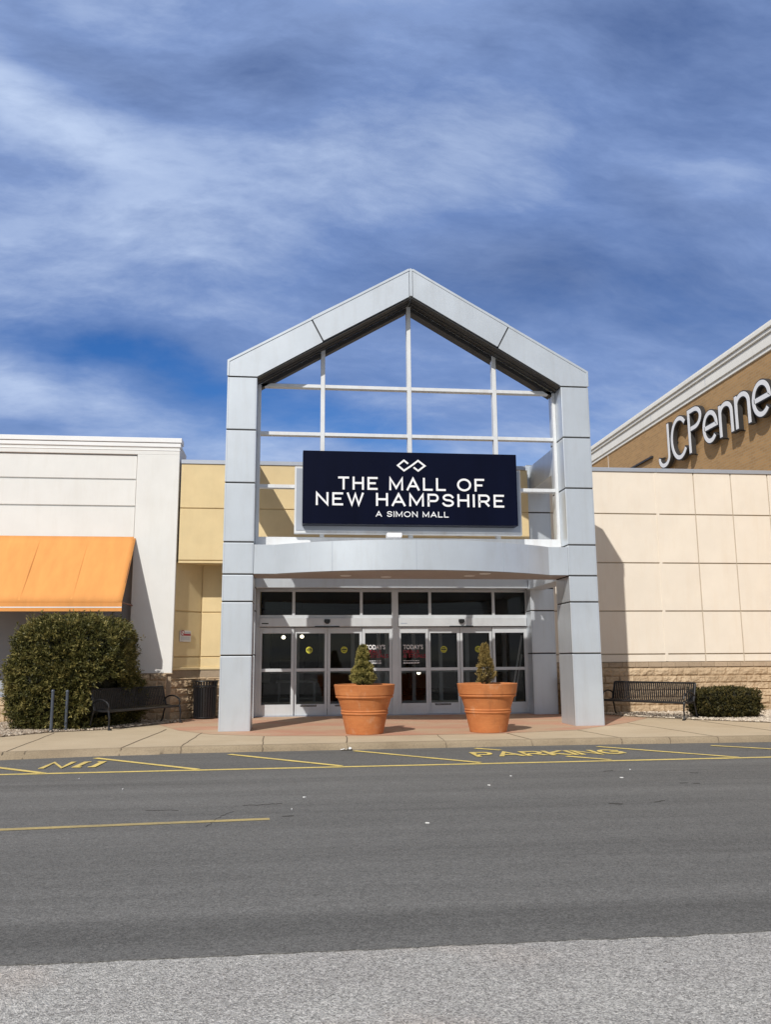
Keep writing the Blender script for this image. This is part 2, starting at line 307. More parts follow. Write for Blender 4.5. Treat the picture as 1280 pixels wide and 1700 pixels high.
class MB:
    def __init__(s): s.v = []; s.f = []; s.t = []; s.tint = None
    def add(s, vs, fs):
        b = len(s.v); s.v += [tuple(p) for p in vs]; s.f += [tuple(i+b for i in f) for f in fs]
        if s.tint is not None: s.t += [s.tint]*len(vs)
        return s
    def box(s, x0, x1, y0, y1, z0, z1):
        return s.add([(x0,y0,z0),(x1,y0,z0),(x1,y1,z0),(x0,y1,z0),(x0,y0,z1),(x1,y0,z1),(x1,y1,z1),(x0,y1,z1)],
                     [(3,2,1,0),(4,5,6,7),(0,1,5,4),(1,2,6,5),(2,3,7,6),(3,0,4,7)])
    def prism(s, pts, fn, d0, d1):       # polygon pts (u,v) mapped by fn(u,v,d)
        n = len(pts); vs = [fn(u, v, d0) for u, v in pts] + [fn(u, v, d1) for u, v in pts]
        fs = [tuple(range(n)), tuple(range(2*n-1, n-1, -1))] + [(i, i+n, (i+1) % n+n, (i+1) % n) for i in range(n)]
        return s.add(vs, fs)
    def xz(s, pts, y0, y1): return s.prism(pts, lambda u, v, d: (u, d, v), y0, y1)
    def xy(s, pts, z0, z1): return s.prism(pts, lambda u, v, d: (u, v, d), z1, z0)
    def obox(s, p0, p1, thick, z0, z1):   # vertical slab from p0 to p1 (xy), thick to its right-hand (back) side
        a = Vector(p0); b = Vector(p1); n = Vector((-(b-a).y, (b-a).x)).normalized()*thick
        return s.xy([a, b, b+n, a+n], z0, z1)
    def tube(s, pts, r, n=8, cap=True):
        P = [Vector(p) for p in pts]; rr = r if isinstance(r, (list, tuple)) else [r]*len(P); vs = []; ref = None
        for i, p in enumerate(P):
            t = (P[min(i+1, len(P)-1)]-P[max(i-1, 0)]).normalized()
            if ref is None: ref = Vector((0, 0, 1)) if abs(t.z) < 0.9 else Vector((1, 0, 0))
            a = t.cross(ref).normalized(); b = t.cross(a); ref = -b if False else ref
            vs += [p+(a*math.cos(2*math.pi*k/n)+b*math.sin(2*math.pi*k/n))*rr[i] for k in range(n)]
        fs = [(i*n+k, i*n+(k+1) % n, (i+1)*n+(k+1) % n, (i+1)*n+k) for i in range(len(P)-1) for k in range(n)]
        if cap: fs += [tuple(range(n-1, -1, -1)), tuple((len(P)-1)*n+k for k in range(n))]
        return s.add(vs, fs)
    def lathe(s, prof, n=64, c=(0, 0, 0)):
        vs = [(c[0]+r*math.cos(2*math.pi*k/n), c[1]+r*math.sin(2*math.pi*k/n), c[2]+z) for r, z in prof for k in range(n)]
        fs = [(i*n+k, i*n+(k+1) % n, (i+1)*n+(k+1) % n, (i+1)*n+k) for i in range(len(prof)-1) for k in range(n)]
        return s.add(vs, fs)
    def disc(s, c, r, fn, n=28, sy=1.0):
        return s.add([fn(c[0]+r*math.cos(2*math.pi*k/n), c[1]+r*sy*math.sin(2*math.pi*k/n), 0) for k in range(n)], [tuple(range(n))])
    def ribbon(s, pts, w, fn, d0, d1, closed=False):     # mitred stroke, extruded d0..d1
        P = [Vector(p) for p in pts]; n = len(P); Lf = []; Rt = []
        for i in range(n):
            if closed: a, b = P[i-1], P[(i+1) % n]
            else: a, b = P[max(i-1, 0)], P[min(i+1, n-1)]
            d1v = (P[i]-a).normalized() if (P[i]-a).length > 1e-9 else (b-P[i]).normalized()
            d2v = (b-P[i]).normalized() if (b-P[i]).length > 1e-9 else d1v
            t = (d1v+d2v); t = t.normalized() if t.length > 1e-6 else d1v
            nn = Vector((-t.y, t.x)); k = max(0.42, nn.dot(Vector((-d1v.y, d1v.x))))
            Lf.append(P[i]+nn*(w/2/k)); Rt.append(P[i]-nn*(w/2/k))
        vs = []
        for i in range(n):
            vs += [fn(Lf[i].x, Lf[i].y, d0), fn(Rt[i].x, Rt[i].y, d0), fn(Rt[i].x, Rt[i].y, d1), fn(Lf[i].x, Lf[i].y, d1)]
        fs = []
        for i in range(n if closed else n-1):
            a = i*4; b = ((i+1) % n)*4
            fs += [(a, b, b+1, a+1), (a+1, b+1, b+2, a+2), (a+2, b+2, b+3, a+3), (a+3, b+3, b, a)]
        if not closed: fs += [(0, 1, 2, 3), ((n-1)*4+3, (n-1)*4+2, (n-1)*4+1, (n-1)*4)]
        return s.add(vs, fs)
    def build(s, name, mat, parent=None, bevel=0.0, smooth=False, segs=1):
        me = bpy.data.meshes.new(name); me.from_pydata(s.v, [], s.f)
        if s.t:
            at = me.attributes.new('tint', 'FLOAT', 'POINT'); at.data.foreach_set('value', np.array(s.t, dtype=np.float32))
        o = bpy.data.objects.new(name, me); COL.objects.link(o); finish(o, mat, parent)
        bm = bmesh.new(); bm.from_mesh(me); bmesh.ops.recalc_face_normals(bm, faces=bm.faces); bm.to_mesh(me); bm.free()
        if smooth: smooth_auto(me, smooth if isinstance(smooth, float) else 40)
        if bevel:
            b = o.modifiers.new('bevel', 'BEVEL'); b.width = bevel; b.segments = segs; b.limit_method = 'ANGLE'; b.angle_limit = R(40)
        return o
def finish(o, mat, parent):
    if mat is not None: o.data.materials.append(MAT[mat] if isinstance(mat, str) else mat)
    OFF[o.name] = Vector((0, 0, 0))
    if parent is not None:
        o.parent = parent
        if parent.type == 'EMPTY': o.location = -OFF[parent.name]
def smooth_auto(me, ang):
    me.polygons.foreach_set('use_smooth', [True]*len(me.polygons))
    try: me.set_sharp_from_angle(angle=R(ang))
    except Exception: pass
def children(o): return [c for c in bpy.data.objects if c.parent == o]
def copy_tree(o, parent=None):
    c = o.copy(); COL.objects.link(c)
    OFF[c.name] = OFF.get(o.name, Vector())
    if parent is not None: c.parent = parent
    for ch in children(o): copy_tree(ch, c)
    return c

def text_obj(name, body, mat, parent, u0, u1, v0, v1, fn, depth=0.0, d=0.0, bold=0.0):
    """letters of the built-in font, fitted to the box u0..u1, v0..v1 and laid on the plane fn(u,v,d)"""
    cu = bpy.data.curves.new(name, 'FONT'); cu.body = body; cu.extrude = 0.5 if depth else 0.0; cu.offset = bold
    tmp = bpy.data.objects.new('tmp', cu); COL.objects.link(tmp); bpy.context.view_layer.update()
    me = bpy.data.meshes.new_from_object(tmp.evaluated_get(bpy.context.evaluated_depsgraph_get()))
    bpy.data.objects.remove(tmp)
    co = np.empty(len(me.vertices)*3, dtype=np.float32); me.vertices.foreach_get('co', co); co = co.reshape(-1, 3)
    lo = co.min(0); hi = co.max(0)
    u = u0+(co[:, 0]-lo[0])/(hi[0]-lo[0])*(u1-u0); v = v0+(co[:, 1]-lo[1])/(hi[1]-lo[1])*(v1-v0); dd = d+co[:, 2]*depth
    out = np.array([fn(a, b, c) for a, b, c in zip(u, v, dd)], dtype=np.float32)
    me.vertices.foreach_set('co', out.ravel()); me.update()
    o = bpy.data.objects.new(name, me); COL.objects.link(o); me.materials.clear(); finish(o, mat, parent); return o

def arc(cx, cy, rx, ry, a0, a1, n=14):
    return [(cx+rx*math.cos(R(a0+(a1-a0)*i/n)), cy+ry*math.sin(R(a0+(a1-a0)*i/n))) for i in range(n+1)]
GLYPH = {   # width, open strokes, closed strokes
    'T': (1.00, [[(0,1),(1,1)], [(.5,1),(.5,0)]], []),
    'H': (1.05, [[(0,0),(0,1)], [(1,0),(1,1)], [(0,.52),(1,.52)]], []),
    'E': (0.92, [[(1,1),(0,1),(0,0),(1,0)], [(0,.52),(.9,.52)]], []),
    'F': (0.90, [[(1,1),(0,1),(0,0)], [(0,.48),(.88,.48)]], []),
    'L': (0.88, [[(0,1),(0,0),(1,0)]], []),
    'M': (1.35, [[(0,0),(0,1),(.5,.12),(1,1),(1,0)]], []),
    'N': (1.10, [[(0,0),(0,1),(1,0),(1,1)]], []),
    'W': (1.55, [[(0,1),(.27,0),(.5,.95),(.73,0),(1,1)]], []),
    'A': (1.25, [[(0,0),(.5,1),(1,0)], [(.17,.30),(.83,.30)]], []),
    'O': (1.40, [], [arc(.5,.5,.5,.5,0,352,44)]),
    'P': (0.98, [[(0,0),(0,1),(.66,1)]+arc(.66,.71,.34,.29,90,-90,10)[1:]+[(0,.42)]], []),
    'R': (1.05, [[(0,0),(0,1),(.64,1)]+arc(.64,.72,.34,.28,90,-90,10)[1:]+[(0,.44)], [(.55,.44),(1,0)]], []),
    'S': (1.02, [[(.97,.80)]+arc(.5,.755,.46,.245,40,270,16)+arc(.5,.255,.5,.255,90,-140,16)[1:]+[(0,.20)]], []),
    'I': (0.0, [[(0,0),(0,1)]], []),
    'K': (1.0, [[(0,0),(0,1)], [(1,1),(.12,.5),(1,0)]], []),
    'G': (1.15, [[(1,.80)]+arc(.5,.5,.5,.5,38,322,26)+[(1,.18),(1,.45),(.6,.45)]], []),
}
def stroke_text(mb, body, u0, u1, v0, v1, sw, fn, d0, d1, gap=0.24, space=0.30):
    h = v1-v0
    ws = [(GLYPH[c][0]*h if c != ' ' else space*h) for c in body]
    tot = sum(ws)+gap*h*(len(body)-1)+sw; k = (u1-u0-sw)/(tot-sw); u = u0+sw/2; q = 0
    mbs = mb if isinstance(mb, list) else [mb]
    for c, w in zip(body, ws):
        mb = mbs[0]
        if c == ' ' and len(mbs) > 1: mbs = mbs[1:]
        if c != ' ':
            _, op, cl = GLYPH[c]; m = lambda p: (u+p[0]*w*k, v0+sw/2+p[1]*(h-sw))
            for st in op:
                pts = [m(p) for p in st]
                if len(st) == 2:
                    a, b = Vector(pts[0]), Vector(pts[1]); t = (b-a).normalized()*sw/2
                    if st[0][1] != st[1][1] and st[0][0] == st[1][0]: pts = [tuple(a-t), tuple(b+t)]
                    if c in 'T' and st[0][1] == st[1][1]: pts = [tuple(a-t), tuple(b+t)]
                else:
                    a = Vector(pts[0]); b = Vector(pts[1]); a2 = Vector(pts[-1]); b2 = Vector(pts[-2])
                    if c in 'EFLMNAWPRSGK': pts[0] = tuple(a-(b-a).normalized()*sw/2); pts[-1] = pts[-1] if c in 'PR' else tuple(a2-(b2-a2).normalized()*sw/2)
                q += 1; mb.ribbon(pts, sw, fn, d0-0.0006*(q % 4), d1)
            for st in cl: q += 1; mb.ribbon([m(p) for p in st], sw, fn, d0-0.0006*(q % 4), d1, True)
        u += w*k+gap*h*k

# ------------------------------------------------------------------ ground, road, kerb
KT = [(-60,-3.9), (-20,-3.75), (-7.6,-3.52), (-6.1,-3.2), (-4.7,-3.07), (-1.0,-2.98), (2.7,-2.88), (6.5,-3.0), (20,-3.1), (60,-3.2)]
def kerb_y(x):
    for (a, ya), (b, yb) in zip(KT, KT[1:]):
        if a <= x <= b: return ya+(yb-ya)*(x-a)/(b-a)
    return KT[-1][1]
ZR = -0.11
MB().add([(-700,-700,-0.30),(700,-700,-0.30),(700,700,-0.30),(-700,700,-0.30)], [(0,1,2,3)]).build('ground', 'ground')
tag(bpy.data.objects['ground'], 'flat ground under everything', None, None, 'structure')

xs = [-60, -30, -15] + [round(-10+0.035*i, 3) for i in range(int(18/0.035))] + [12, 20, 40, 60]
m = MB(); rag = []
for x in xs:
    y = -13.71+0.020*mnoise.noise(Vector((x*5, 3, 0)))+0.014*mnoise.noise(Vector((x*23, 9, 0)))+0.02*mnoise.noise(Vector((x*0.8, 1, 4)))
    rag.append((x, y))
vs = []
for x, y in rag: vs += [(x, y, ZR-0.03), (x, y+0.004, ZR), (x, kerb_y(x)+0.02, ZR)]
fs = []
for i in range(len(rag)-1):
    a = i*3; fs += [(a, a+3, a+4, a+1), (a+1, a+4, a+5, a+2)]
road = m.add(vs, fs).build('road', 'road'); tag(road, 'dark grey asphalt lane along the kerb', None, None, 'structure')
m = MB(); vs = []
for i, (x, y) in enumerate(rag):
    gapw = 0.006+0.016*abs(mnoise.noise(Vector((x*3, 20, 1))))
    vs += [(x, -80, ZR-0.002), (x, -16, ZR-0.002), (x, y-gapw, ZR-0.002)]
lot = m.add(vs, [f_ for i in range(len(rag)-1) for f_ in ((i*3, i*3+3, i*3+4, i*3+1), (i*3+1, i*3+4, i*3+5, i*3+2))]).build('parking_lot', 'lot')
tag(lot, 'worn pale grey asphalt in the foreground', None, None, 'structure')
MB().add([(-60,-14,ZR-0.03),(60,-14,ZR-0.03),(60,-13.5,ZR-0.03),(-60,-13.5,ZR-0.03)], [(0,1,2,3)]).build('edge_gap', 'crack', lot)  # dark sheet under the ragged seam, coloured in as its shadow line

def flat_strip(mb, p0, p1, w, z):
    a = Vector(p0); b = Vector(p1); n = Vector((-(b-a).y, (b-a).x)).normalized()*w/2
    mb.add([(*(a-n), z), (*(b-n), z), (*(b+n), z), (*(a+n), z)], [(0,1,2,3)])
m = MB(); flat_strip(m, (-14, -5.66), (16, -5.22), 0.125, ZR+0.004); m.build('kerbside_line', 'line', road)
HL = [((-8.35,-3.75),(-6.37,-5.52)), ((-6.04,-3.64),(-4.15,-5.45)), ((-3.82,-3.45),(-1.98,-5.40)), ((-1.62,-3.25),(0.22,-5.34)),
      ((0.60,-3.22),(0.98,-3.60)), ((1.83,-4.72),(2.36,-5.32)), ((2.88,-3.31),(4.52,-5.34)), ((5.0,-3.5),(6.8,-5.30)), ((7.2,-3.5),(9.0,-5.27))]
for a, b in HL:
    m = MB(); flat_strip(m, a, b, 0.115, ZR+0.008); m.build('hatch_line', 'line', road)
m = MB(); flat_strip(m, (-14, -10.4), (-2.98, -9.63), 0.115, ZR+0.004); m.build('lane_line', 'line_old', road)
def stencil(word, u0, u1, v0, v1, mat):
    m = MB(); stroke_text(m, word, u0, u1, v0, v1, 0.085, lambda u, v, d: (u, v, ZR+0.012-d), 0.0, 0.003, 0.42)
    return m.build('painted_word', mat, road)
M_ = MB()
def stencilO(u0, u1, v0, v1):      # stencil O in two halves
    w = 0.09; um = (u0+u1)/2; m = MB(); f = lambda u, v, d: (u, v, ZR+0.012-d)
    m.ribbon([(um-0.05, v1-w/2), (u0+w/2+.02, v1-w/2), (u0+w/2, v0+w/2), (um-0.05, v0+w/2)], w, f, 0, 0.003)
    m.ribbon([(um+0.05, v1-w/2), (u1-w/2, v1-w/2), (u1-w/2-.02, v0+w/2), (um+0.05, v0+w/2)], w, f, 0, 0.003); return m.build('painted_letter', 'line', road)
stencil('N', -6.60, -6.22, -4.98, -4.17, 'line'); stencilO(-6.12, -5.74, -4.93, -4.17)
stencil('PARKING', 0.34, 2.98, -4.56, -3.90, 'line')
# cracks and scuffs in the asphalt
for x0, y0, ang, ln, w in ((-3.6,-9.95,95,.9,.004), (-3.3,-8.75,4,.5,.014), (-4.35,-8.9,2,.4,.010), (-2.85,-9.5,8,.12,.03), (0.95,-9.3,160,.16,.05), (1.35,-9.25,20,.2,.02), (2.3,-7.9,12,.12,.03), (2.55,-7.95,170,.1,.03), (-6.3,-8.9,5,.3,.03), (1.75,-6.6,3,.18,.04), (3.0,-7.0,175,.12,.03)):
    m = MB(); pts = [(x0, y0)]
    for i in range(12):
        a = R(ang+random.uniform(-45, 45)); pts.append((pts[-1][0]+math.cos(a)*ln/12, pts[-1][1]+math.sin(a)*ln/12))
    m.ribbon(pts, w, lambda u, v, d: (u, v, ZR+0.004-d), 0, 0.002); m.build('crack', 'crack', road)

# pavement slab and kerb
m = MB(); xs2 = [x for x, _ in KT]; pts = [(x, y+0.14) for x, y in KT]
walk = MB().add([(x, y, 0.0) for x, y in pts]+[(x, 30, 0.0) for x, _ in reversed(pts)], [tuple(range(2*len(pts)))]).build('sidewalk', 'walk')
tag(walk, 'tan concrete pavement before the entrance', None, None, 'structure')
red = [(-5.95,2.5),(-5.2,0.55),(-4.4,-0.6),(-3.3,-1.2),(-1,-1.55),(1.5,-1.5),(3.3,-1.0),(5.1,0.7),(6.25,2.2),(5.3,4.4),(4.6,5.0),(-5.0,5.2)]
rp = MB().add([(x, y, 0.004) for x, y in red], [tuple(range(len(red)))]).build('red_paving', 'red')
tag(rp, 'faded red concrete apron at the doors', None, None, 'structure')
for a, b, w in (((-7.77,.38),(-7.58,-3.38),.014), ((-5.5,0.9),(-5.72,-3.05),.022), ((-4.62,-.2),(-4.7,-2.93),.016), ((-3.3,-1.25),(-3.26,-2.9),.016), ((-1.64,-1.5),(-1.73,-2.84),.02),
                ((0.2,-1.5),(0.1,-2.8),.01), ((1.64,-1.5),(1.75,-2.76),.018), ((3.3,-1.0),(3.5,-2.78),.012), ((5.1,.7),(5.4,-2.86),.012), ((7.0,1.5),(7.2,-2.88),.014), ((-9.6,-.6),(-9.7,-3.4),.014)):
    m = MB(); pp = [(a[0]+(b[0]-a[0])*i/8+random.uniform(-.012, .012), a[1]+(b[1]-a[1])*i/8) for i in range(9)]
    m.ribbon(pp, w, lambda u, v, d: (u, v, 0.006-d), 0, 0.003); m.build('joint', 'joint', walk)
# kerb: worn stone edge with chipped arris
m = MB(); X = [-60, -40, -20] + [round(-12+0.04*i, 3) for i in range(int(26/0.04))] + [20, 40, 60]; vs = []
for x in X:
    y = kerb_y(x); n1 = mnoise.noise(Vector((x*3, 0, 1))); n2 = mnoise.noise(Vector((x*11, 2, 5))); n3 = max(0, mnoise.noise(Vector((x*2.2, 7, 2)))-0.15)
    c = 0.016+0.02*abs(n2)+0.07*n3; lean = 0.02+(0.12 if x < -5 else 0.02)
    vs += [(x, y+0.15, 0.003), (x, y+c+0.004*n1, 0.003), (x, y-0.005, -c*0.75+0.003*n2), (x, y-lean*0.6+0.012*n2, -0.06), (x, y-lean+0.008*n1, ZR-0.02)]
fs = [(i*5+k, i*5+k+1, i*5+k+6, i*5+k+5) for i in range(len(X)-1) for k in range(4)]
kb = m.add(vs, fs).build('kerb', 'kerb', smooth=50.0); tag(kb, 'chipped concrete kerb between pavement and road', None, None, 'structure')
for x in (-7.6, -7.25, -5.72, -4.7, -3.26, -1.73, 0.1, 1.75, 3.5, 4.45, 5.4, 7.2):
    y = kerb_y(x); m = MB(); w = random.uniform(.003, .007)
    for k in range(4):
        ya, za = [(0.16,.006),(0.012,.005),(-.045,-.02),(-.055,-.06),(-.16 if x < -5 else -.06,ZR)][k]; yb, zb = [(0.16,.006),(0.012,.005),(-.045,-.02),(-.055,-.06),(-.16 if x < -5 else -.06,ZR)][k+1]
        xa = x+random.uniform(-.01, .01)
        m.add([(xa-w, y+ya, za), (xa+w, y+ya, za), (xa+w, y+yb, zb), (xa-w, y+yb, zb)], [(0,1,2,3)])
    m.build('joint', 'joint', kb)

# gravel beds
GL = [(-30,-1.3),(-12,-.8),(-8.6,-.42),(-7.95,.5),(-6.9,1.0),(-5.55,3.0),(-5.4,3.75),(-30,3.75)]
GR = [(5.55,4.25),(5.95,2.75),(7.25,1.15),(8.31,.1),(12,-.25),(30,-.6),(30,4.25)]
def bed(name, poly, label):
    o = MB().add([(x, y, 0.010) for x, y in poly], [tuple(range(len(poly)))]).build(name, 'bed'); tag(o, label, None, None, 'structure')
bed('gravel_bed', GL, 'planting bed under the tall bush'); bed('gravel_bed', GR, 'planting bed under the low hedge')
def inside(x, y, poly):
    c = False; j = len(poly)-1
    for i in range(len(poly)):
        if (poly[i][1] > y) != (poly[j][1] > y) and x < (poly[j][0]-poly[i][0])*(y-poly[i][1])/(poly[j][1]-poly[i][1])+poly[i][0]: c = not c
        j = i
    return c
def pebbles(name, poly, x0, x1, y0, y1, n, lo, label):
    m = MB(); base = [(1,0,0),(-1,0,0),(0,1,0),(0,-1,0),(0,0,1),(.6,.6,.5),(-.6,.6,.5),(.6,-.6,.5),(-.6,-.6,.5)]
    F = [(4,5,6),(4,6,8),(4,8,7),(4,7,5),(5,0,2),(5,2,6),(6,2,1),(6,1,8),(8,1,3),(8,3,7),(7,3,0),(7,0,5),(4,5,5)][:12]
    k = 0
    while k < n:
        x, y = random.uniform(x0, x1), random.uniform(y0, y1)
        if not inside(x, y, poly): continue
        k += 1; r = random.uniform(.018, .042); a = random.uniform(0, 6.28); ca, sa = math.cos(a), math.sin(a); sx, sy = random.uniform(.8, 1.4), random.uniform(.6, 1)
        m.tint = min(1, max(0, random.gauss(lo, .28)))
        m.add([(x+r*(p[0]*sx*ca-p[1]*sy*sa), y+r*(p[0]*sx*sa+p[1]*sy*ca), .008+r*.75*p[2]+random.uniform(0, .02)) for p in base], F)
    tag(m.build(name, 'pebble', smooth=60.0), label, 'gravel', None, 'stuff')
pebbles('gravel', GL, -10.2, -5.4, -1.1, 3.7, 5200, .40, 'tan pebbles under the tall bush')
pebbles('gravel', GR, 5.55, 11.6, -.4, 4.2, 5200, .85, 'pale pebbles under the low hedge')

# ------------------------------------------------------------------ stone base courses
def stone_wall(name, parent, p0, p1, z0, z1, course=0.20, blk=0.42, mat='stone', rough=0.030, res=0.028):
    a = Vector((*p0, 0)); b = Vector((*p1, 0)); L = (b-a).length; t = (b-a)/L; n = Vector((t.y, -t.x, 0))
    nu = int(L/res)+1; nv = int((z1-z0)/res)+1; vs = []; tint = []
    sd = random.uniform(0, 50)
    for j in range(nv+1):
        v = (z1-z0)*j/nv
        for i in range(nu+1):
            u = L*i/nu; ci = int(v/course-1e-6); uu = u+(blk/2 if ci % 2 else 0); bi = int(uu/blk)
            eu = min(uu-bi*blk, (bi+1)*blk-uu); ev = min(v-ci*course, (ci+1)*course-v); e = min(eu, ev)
            q = a+t*u; P = Vector((q.x*1.0+sd, q.y, v))
            h = rough*(mnoise.noise(P*9)+0.6*mnoise.noise(P*23)+0.45*abs(mnoise.noise(P*5)))
            h = (0.045+h)*min(1, e/0.03) if e < 0.03 else 0.045+h
            if i in (0, nu) or j in (0, nv): h = 0.0
            w = q+n*max(0, h); vs.append((w.x, w.y, z0+v))
            tint.append(0.5+0.5*mnoise.noise(Vector((bi*7.3+sd, ci*3.1, 0.5))) if e > 0.012 else 0.15)
    fs = [(j*(nu+1)+i, j*(nu+1)+i+1, (j+1)*(nu+1)+i+1, (j+1)*(nu+1)+i) for j in range(nv) for i in range(nu)]
    m = MB(); m.v = vs; m.f = fs; m.t = tint; return m.build(name, mat, parent)

def panel_wall(mb, x0, x1, y, zs, xjs=(), gap=0.03, depth=0.03):
    """stucco panels standing proud of the wall core, separated by reveals"""
    X = [x0]+list(xjs)+[x1]
    for z0, z1 in zip(zs, zs[1:]):
        for a, b in zip(X, X[1:]):
            mb.box(a+(gap/2 if a != x0 else 0), b-(gap/2 if b != x1 else 0), y, y+depth, z0+(gap/2 if z0 != zs[0] else 0), z1-(gap/2 if z1 != zs[-1] else 0))

# ------------------------------------------------------------------ mall building (yellow and beige walls)
mall = thing('mall_building', (4, 6, 0), 'low mall block with yellow and cream stucco walls over a stone base', 'building')
YF = 3.87
m = MB(); panel_wall(m, -5.77, 3.84, YF, [4.06, 4.13, 5.54, 6.76]); m.box(-5.77, 3.84, YF+.03, YF+.30, 4.06, 6.76); m.build('upper_wall', 'yellow', mall, 0.006)
m = MB(); m.box(-5.9, 4.6, YF+.30, 5.6, 4.08, 4.18); m.build('soffit', 'yellow', mall)
m = MB(); m.box(-5.78, 3.80, YF-.03, YF+.34, 6.76, 6.875); m.build('coping', 'coping', mall, 0.008)
# recessed lower yellow wall: angled face, then the back face
A0, A1, YB = (-5.89, 3.85), (-5.22, 4.75), 4.75
m = MB()
for z0, z1 in ((1.33,1.58),(1.62,2.78),(2.82,4.09)): m.obox(A0, A1, 0.06, z0, z1); m.box(A1[0]+.02, -3.6, YB, YB+.06, z0, z1)
t = Vector((.7071, -.7071))*0.03
m.obox((A0[0]-.03, A0[1]+.03), (A1[0]-.03, A1[1]+.03), 0.25, 1.0, 4.09); m.box(A1[0]-.03, -3.6, YB+.03, YB+.3, 1.0, 4.09)
m.build('recess_wall', 'yellow', mall, 0.005)
m = MB(); m.obox((A0[0]+.03, A0[1]-.03), (A1[0]+.03, A1[1]-.03), 0.1, 1.26, 1.33); m.box(A1[0]+.0, -3.6, YB-.045, YB+.05, 1.26, 1.33); m.build('ledge', 'yellow', mall, 0.01)
m = MB(); m.obox((A0[0]+.01, A0[1]-.01), (A1[0]+.01, A1[1]-.01), 0.1, 1.06, 1.26); m.box(A1[0]+.01, -3.6, YB-.015, YB+.05, 1.06, 1.26); m.build('base_band', 'stonecap', mall, 0.006)
stone_wall('stone_base', mall, A0, A1, 0.0, 1.06); stone_wall('stone_base', mall, A1, (-3.6, YB), 0.0, 1.06)
# right hand beige wall
YW = 4.30
m = MB(); panel_wall(m, 4.54, 13.2, YW, [1.39, 1.60, 2.81, 4.19, 5.62, 6.87], (7.84, 9.0, 10.16, 11.32, 12.48), 0.033, 0.04); m.build('panel_wall', 'beige', mall, 0.006)
m = MB(); m.box(4.54, 13.2, YW+.04, YW+.3, 1.30, 6.87); m.build('wall_core', 'reveal_shade', mall)
m = MB(); m.box(7.80, 7.88, YW-.012, YW+.029, 1.40, 6.86); m.build('expansion_joint', 'beige', mall)
m = MB()
for a, b in ((4.54,7.86),(7.86,9.02),(9.02,13.25)): m.box(a+.002, b-.002, YW-.035, YW+.35, 6.87, 6.985)
m.build('coping', 'coping', mall, 0.006)
stone_wall('stone_base', mall, (4.3, YW-.01), (13.2, YW-.01), 0.0, 1.24)
m = MB(); x = 4.54; m.tint = .5
while x < 13.2: m.tint = random.uniform(.1, .9); m.box(x+.003, min(13.2, x+.39)-.003, YW-.055, YW+.1, 1.242, 1.375); x += .39
m.build('stone_cap', 'stonecap', mall, 0.008)
# roof, and the dark lobby behind the doors
m = MB(); m.box(-5.7, 13.2, 4.65, 45, 6.45, 6.65); m.build('roof', 'groove', mall)
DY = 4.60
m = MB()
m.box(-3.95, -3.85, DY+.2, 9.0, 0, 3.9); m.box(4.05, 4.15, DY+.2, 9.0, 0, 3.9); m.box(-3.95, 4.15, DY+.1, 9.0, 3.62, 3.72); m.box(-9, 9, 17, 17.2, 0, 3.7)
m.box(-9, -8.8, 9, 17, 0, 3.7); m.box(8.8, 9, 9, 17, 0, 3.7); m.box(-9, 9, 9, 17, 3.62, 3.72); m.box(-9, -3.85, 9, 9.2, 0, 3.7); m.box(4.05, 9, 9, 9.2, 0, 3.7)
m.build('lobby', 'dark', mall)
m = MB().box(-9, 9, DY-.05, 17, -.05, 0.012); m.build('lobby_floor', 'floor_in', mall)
m = MB()
for x in (-3.8, -2.55, -1.7, -.85, -.05, .2, 1.05, 1.9, 2.75, 3.95): m.box(x-.055, x+.055, 7.45, 7.57, 0, 2.5)
m.box(-3.85, 4.05, 7.46, 7.56, 2.3, 2.5); m.box(-3.85, 4.05, 7.465, 7.555, 1.1, 1.18); m.box(-3.85, 4.05, 7.465, 7.555, .0, .25)
m.build('inner_doors', 'inner', mall)
m = MB(); m.box(-2.6, -1.3, 6.6, 7.1, 0.02, .06); m.build('door_mat', 'dark', mall)
for x0, x1, z0, z1, mt in ((-7.5, -5.2, .1, 2.4, 'soffit'), (-5.0, -3.6, .6, 2.7, 'inner'), (-3.2, -2.2, .1, 1.5, 'grey'), (-1.6, .2, .4, 2.6, 'soffit'), (.6, 1.5, .1, 2.0, 'inner'), (2.2, 4.2, .3, 2.5, 'grey'), (4.6, 6.5, .2, 2.6, 'soffit')):
    MB().box(x0, x1, 16.85, 16.98, z0, z1).build('shop_front', mt, mall)
def lamp_mat():
    M = NT('lamp_glow'); M.p.inputs['Emission Color'].default_value = (1, .86, .62, 1); M.p.inputs['Emission Strength'].default_value = 5.0; return M.m
MAT['glow'] = lamp_mat()
for x, y, z, lb in ((-3.02, 12.0, 2.30, 'lit lamp hanging deep inside, leftmost behind the left doors'), (-2.35, 12.6, 2.34, 'lit lamp hanging deep inside, second from left behind the left doors'), (1.95, 12.4, 1.0, 'low lit lamp deep inside behind the right sliding doors')):
    t = thing('hanging_lamp', (x, y, z), lb, 'lamp', 'lamps inside the mall')
    MB().lathe([(.001, -.06), (.05, -.045), (.075, 0), (.06, .045), (.02, .07), (.001, .075)], 16, (x, y, z)).build('bulb', 'glow', t, smooth=60.0)
    MB().tube([(x, y, z+.07), (x, y, 3.6)], .012, 6).build('cord', 'dark', t)
t = thing('display_table', (-2.6, 9.2, 0), 'pale display table standing inside behind the left doors', 'table')
MB().box(-3.2, -1.9, 8.9, 9.6, .78, .84).build('table_top', 'inner', t)
for x in (-3.12, -1.98):
    for y in (8.98, 9.52): MB().box(x-.03, x+.03, y-.03, y+.03, .012, .78).build('leg', 'inner', t)
MB().box(-3.1, -2.0, 9.0, 9.5, .25, .29).build('shelf', 'inner', t)

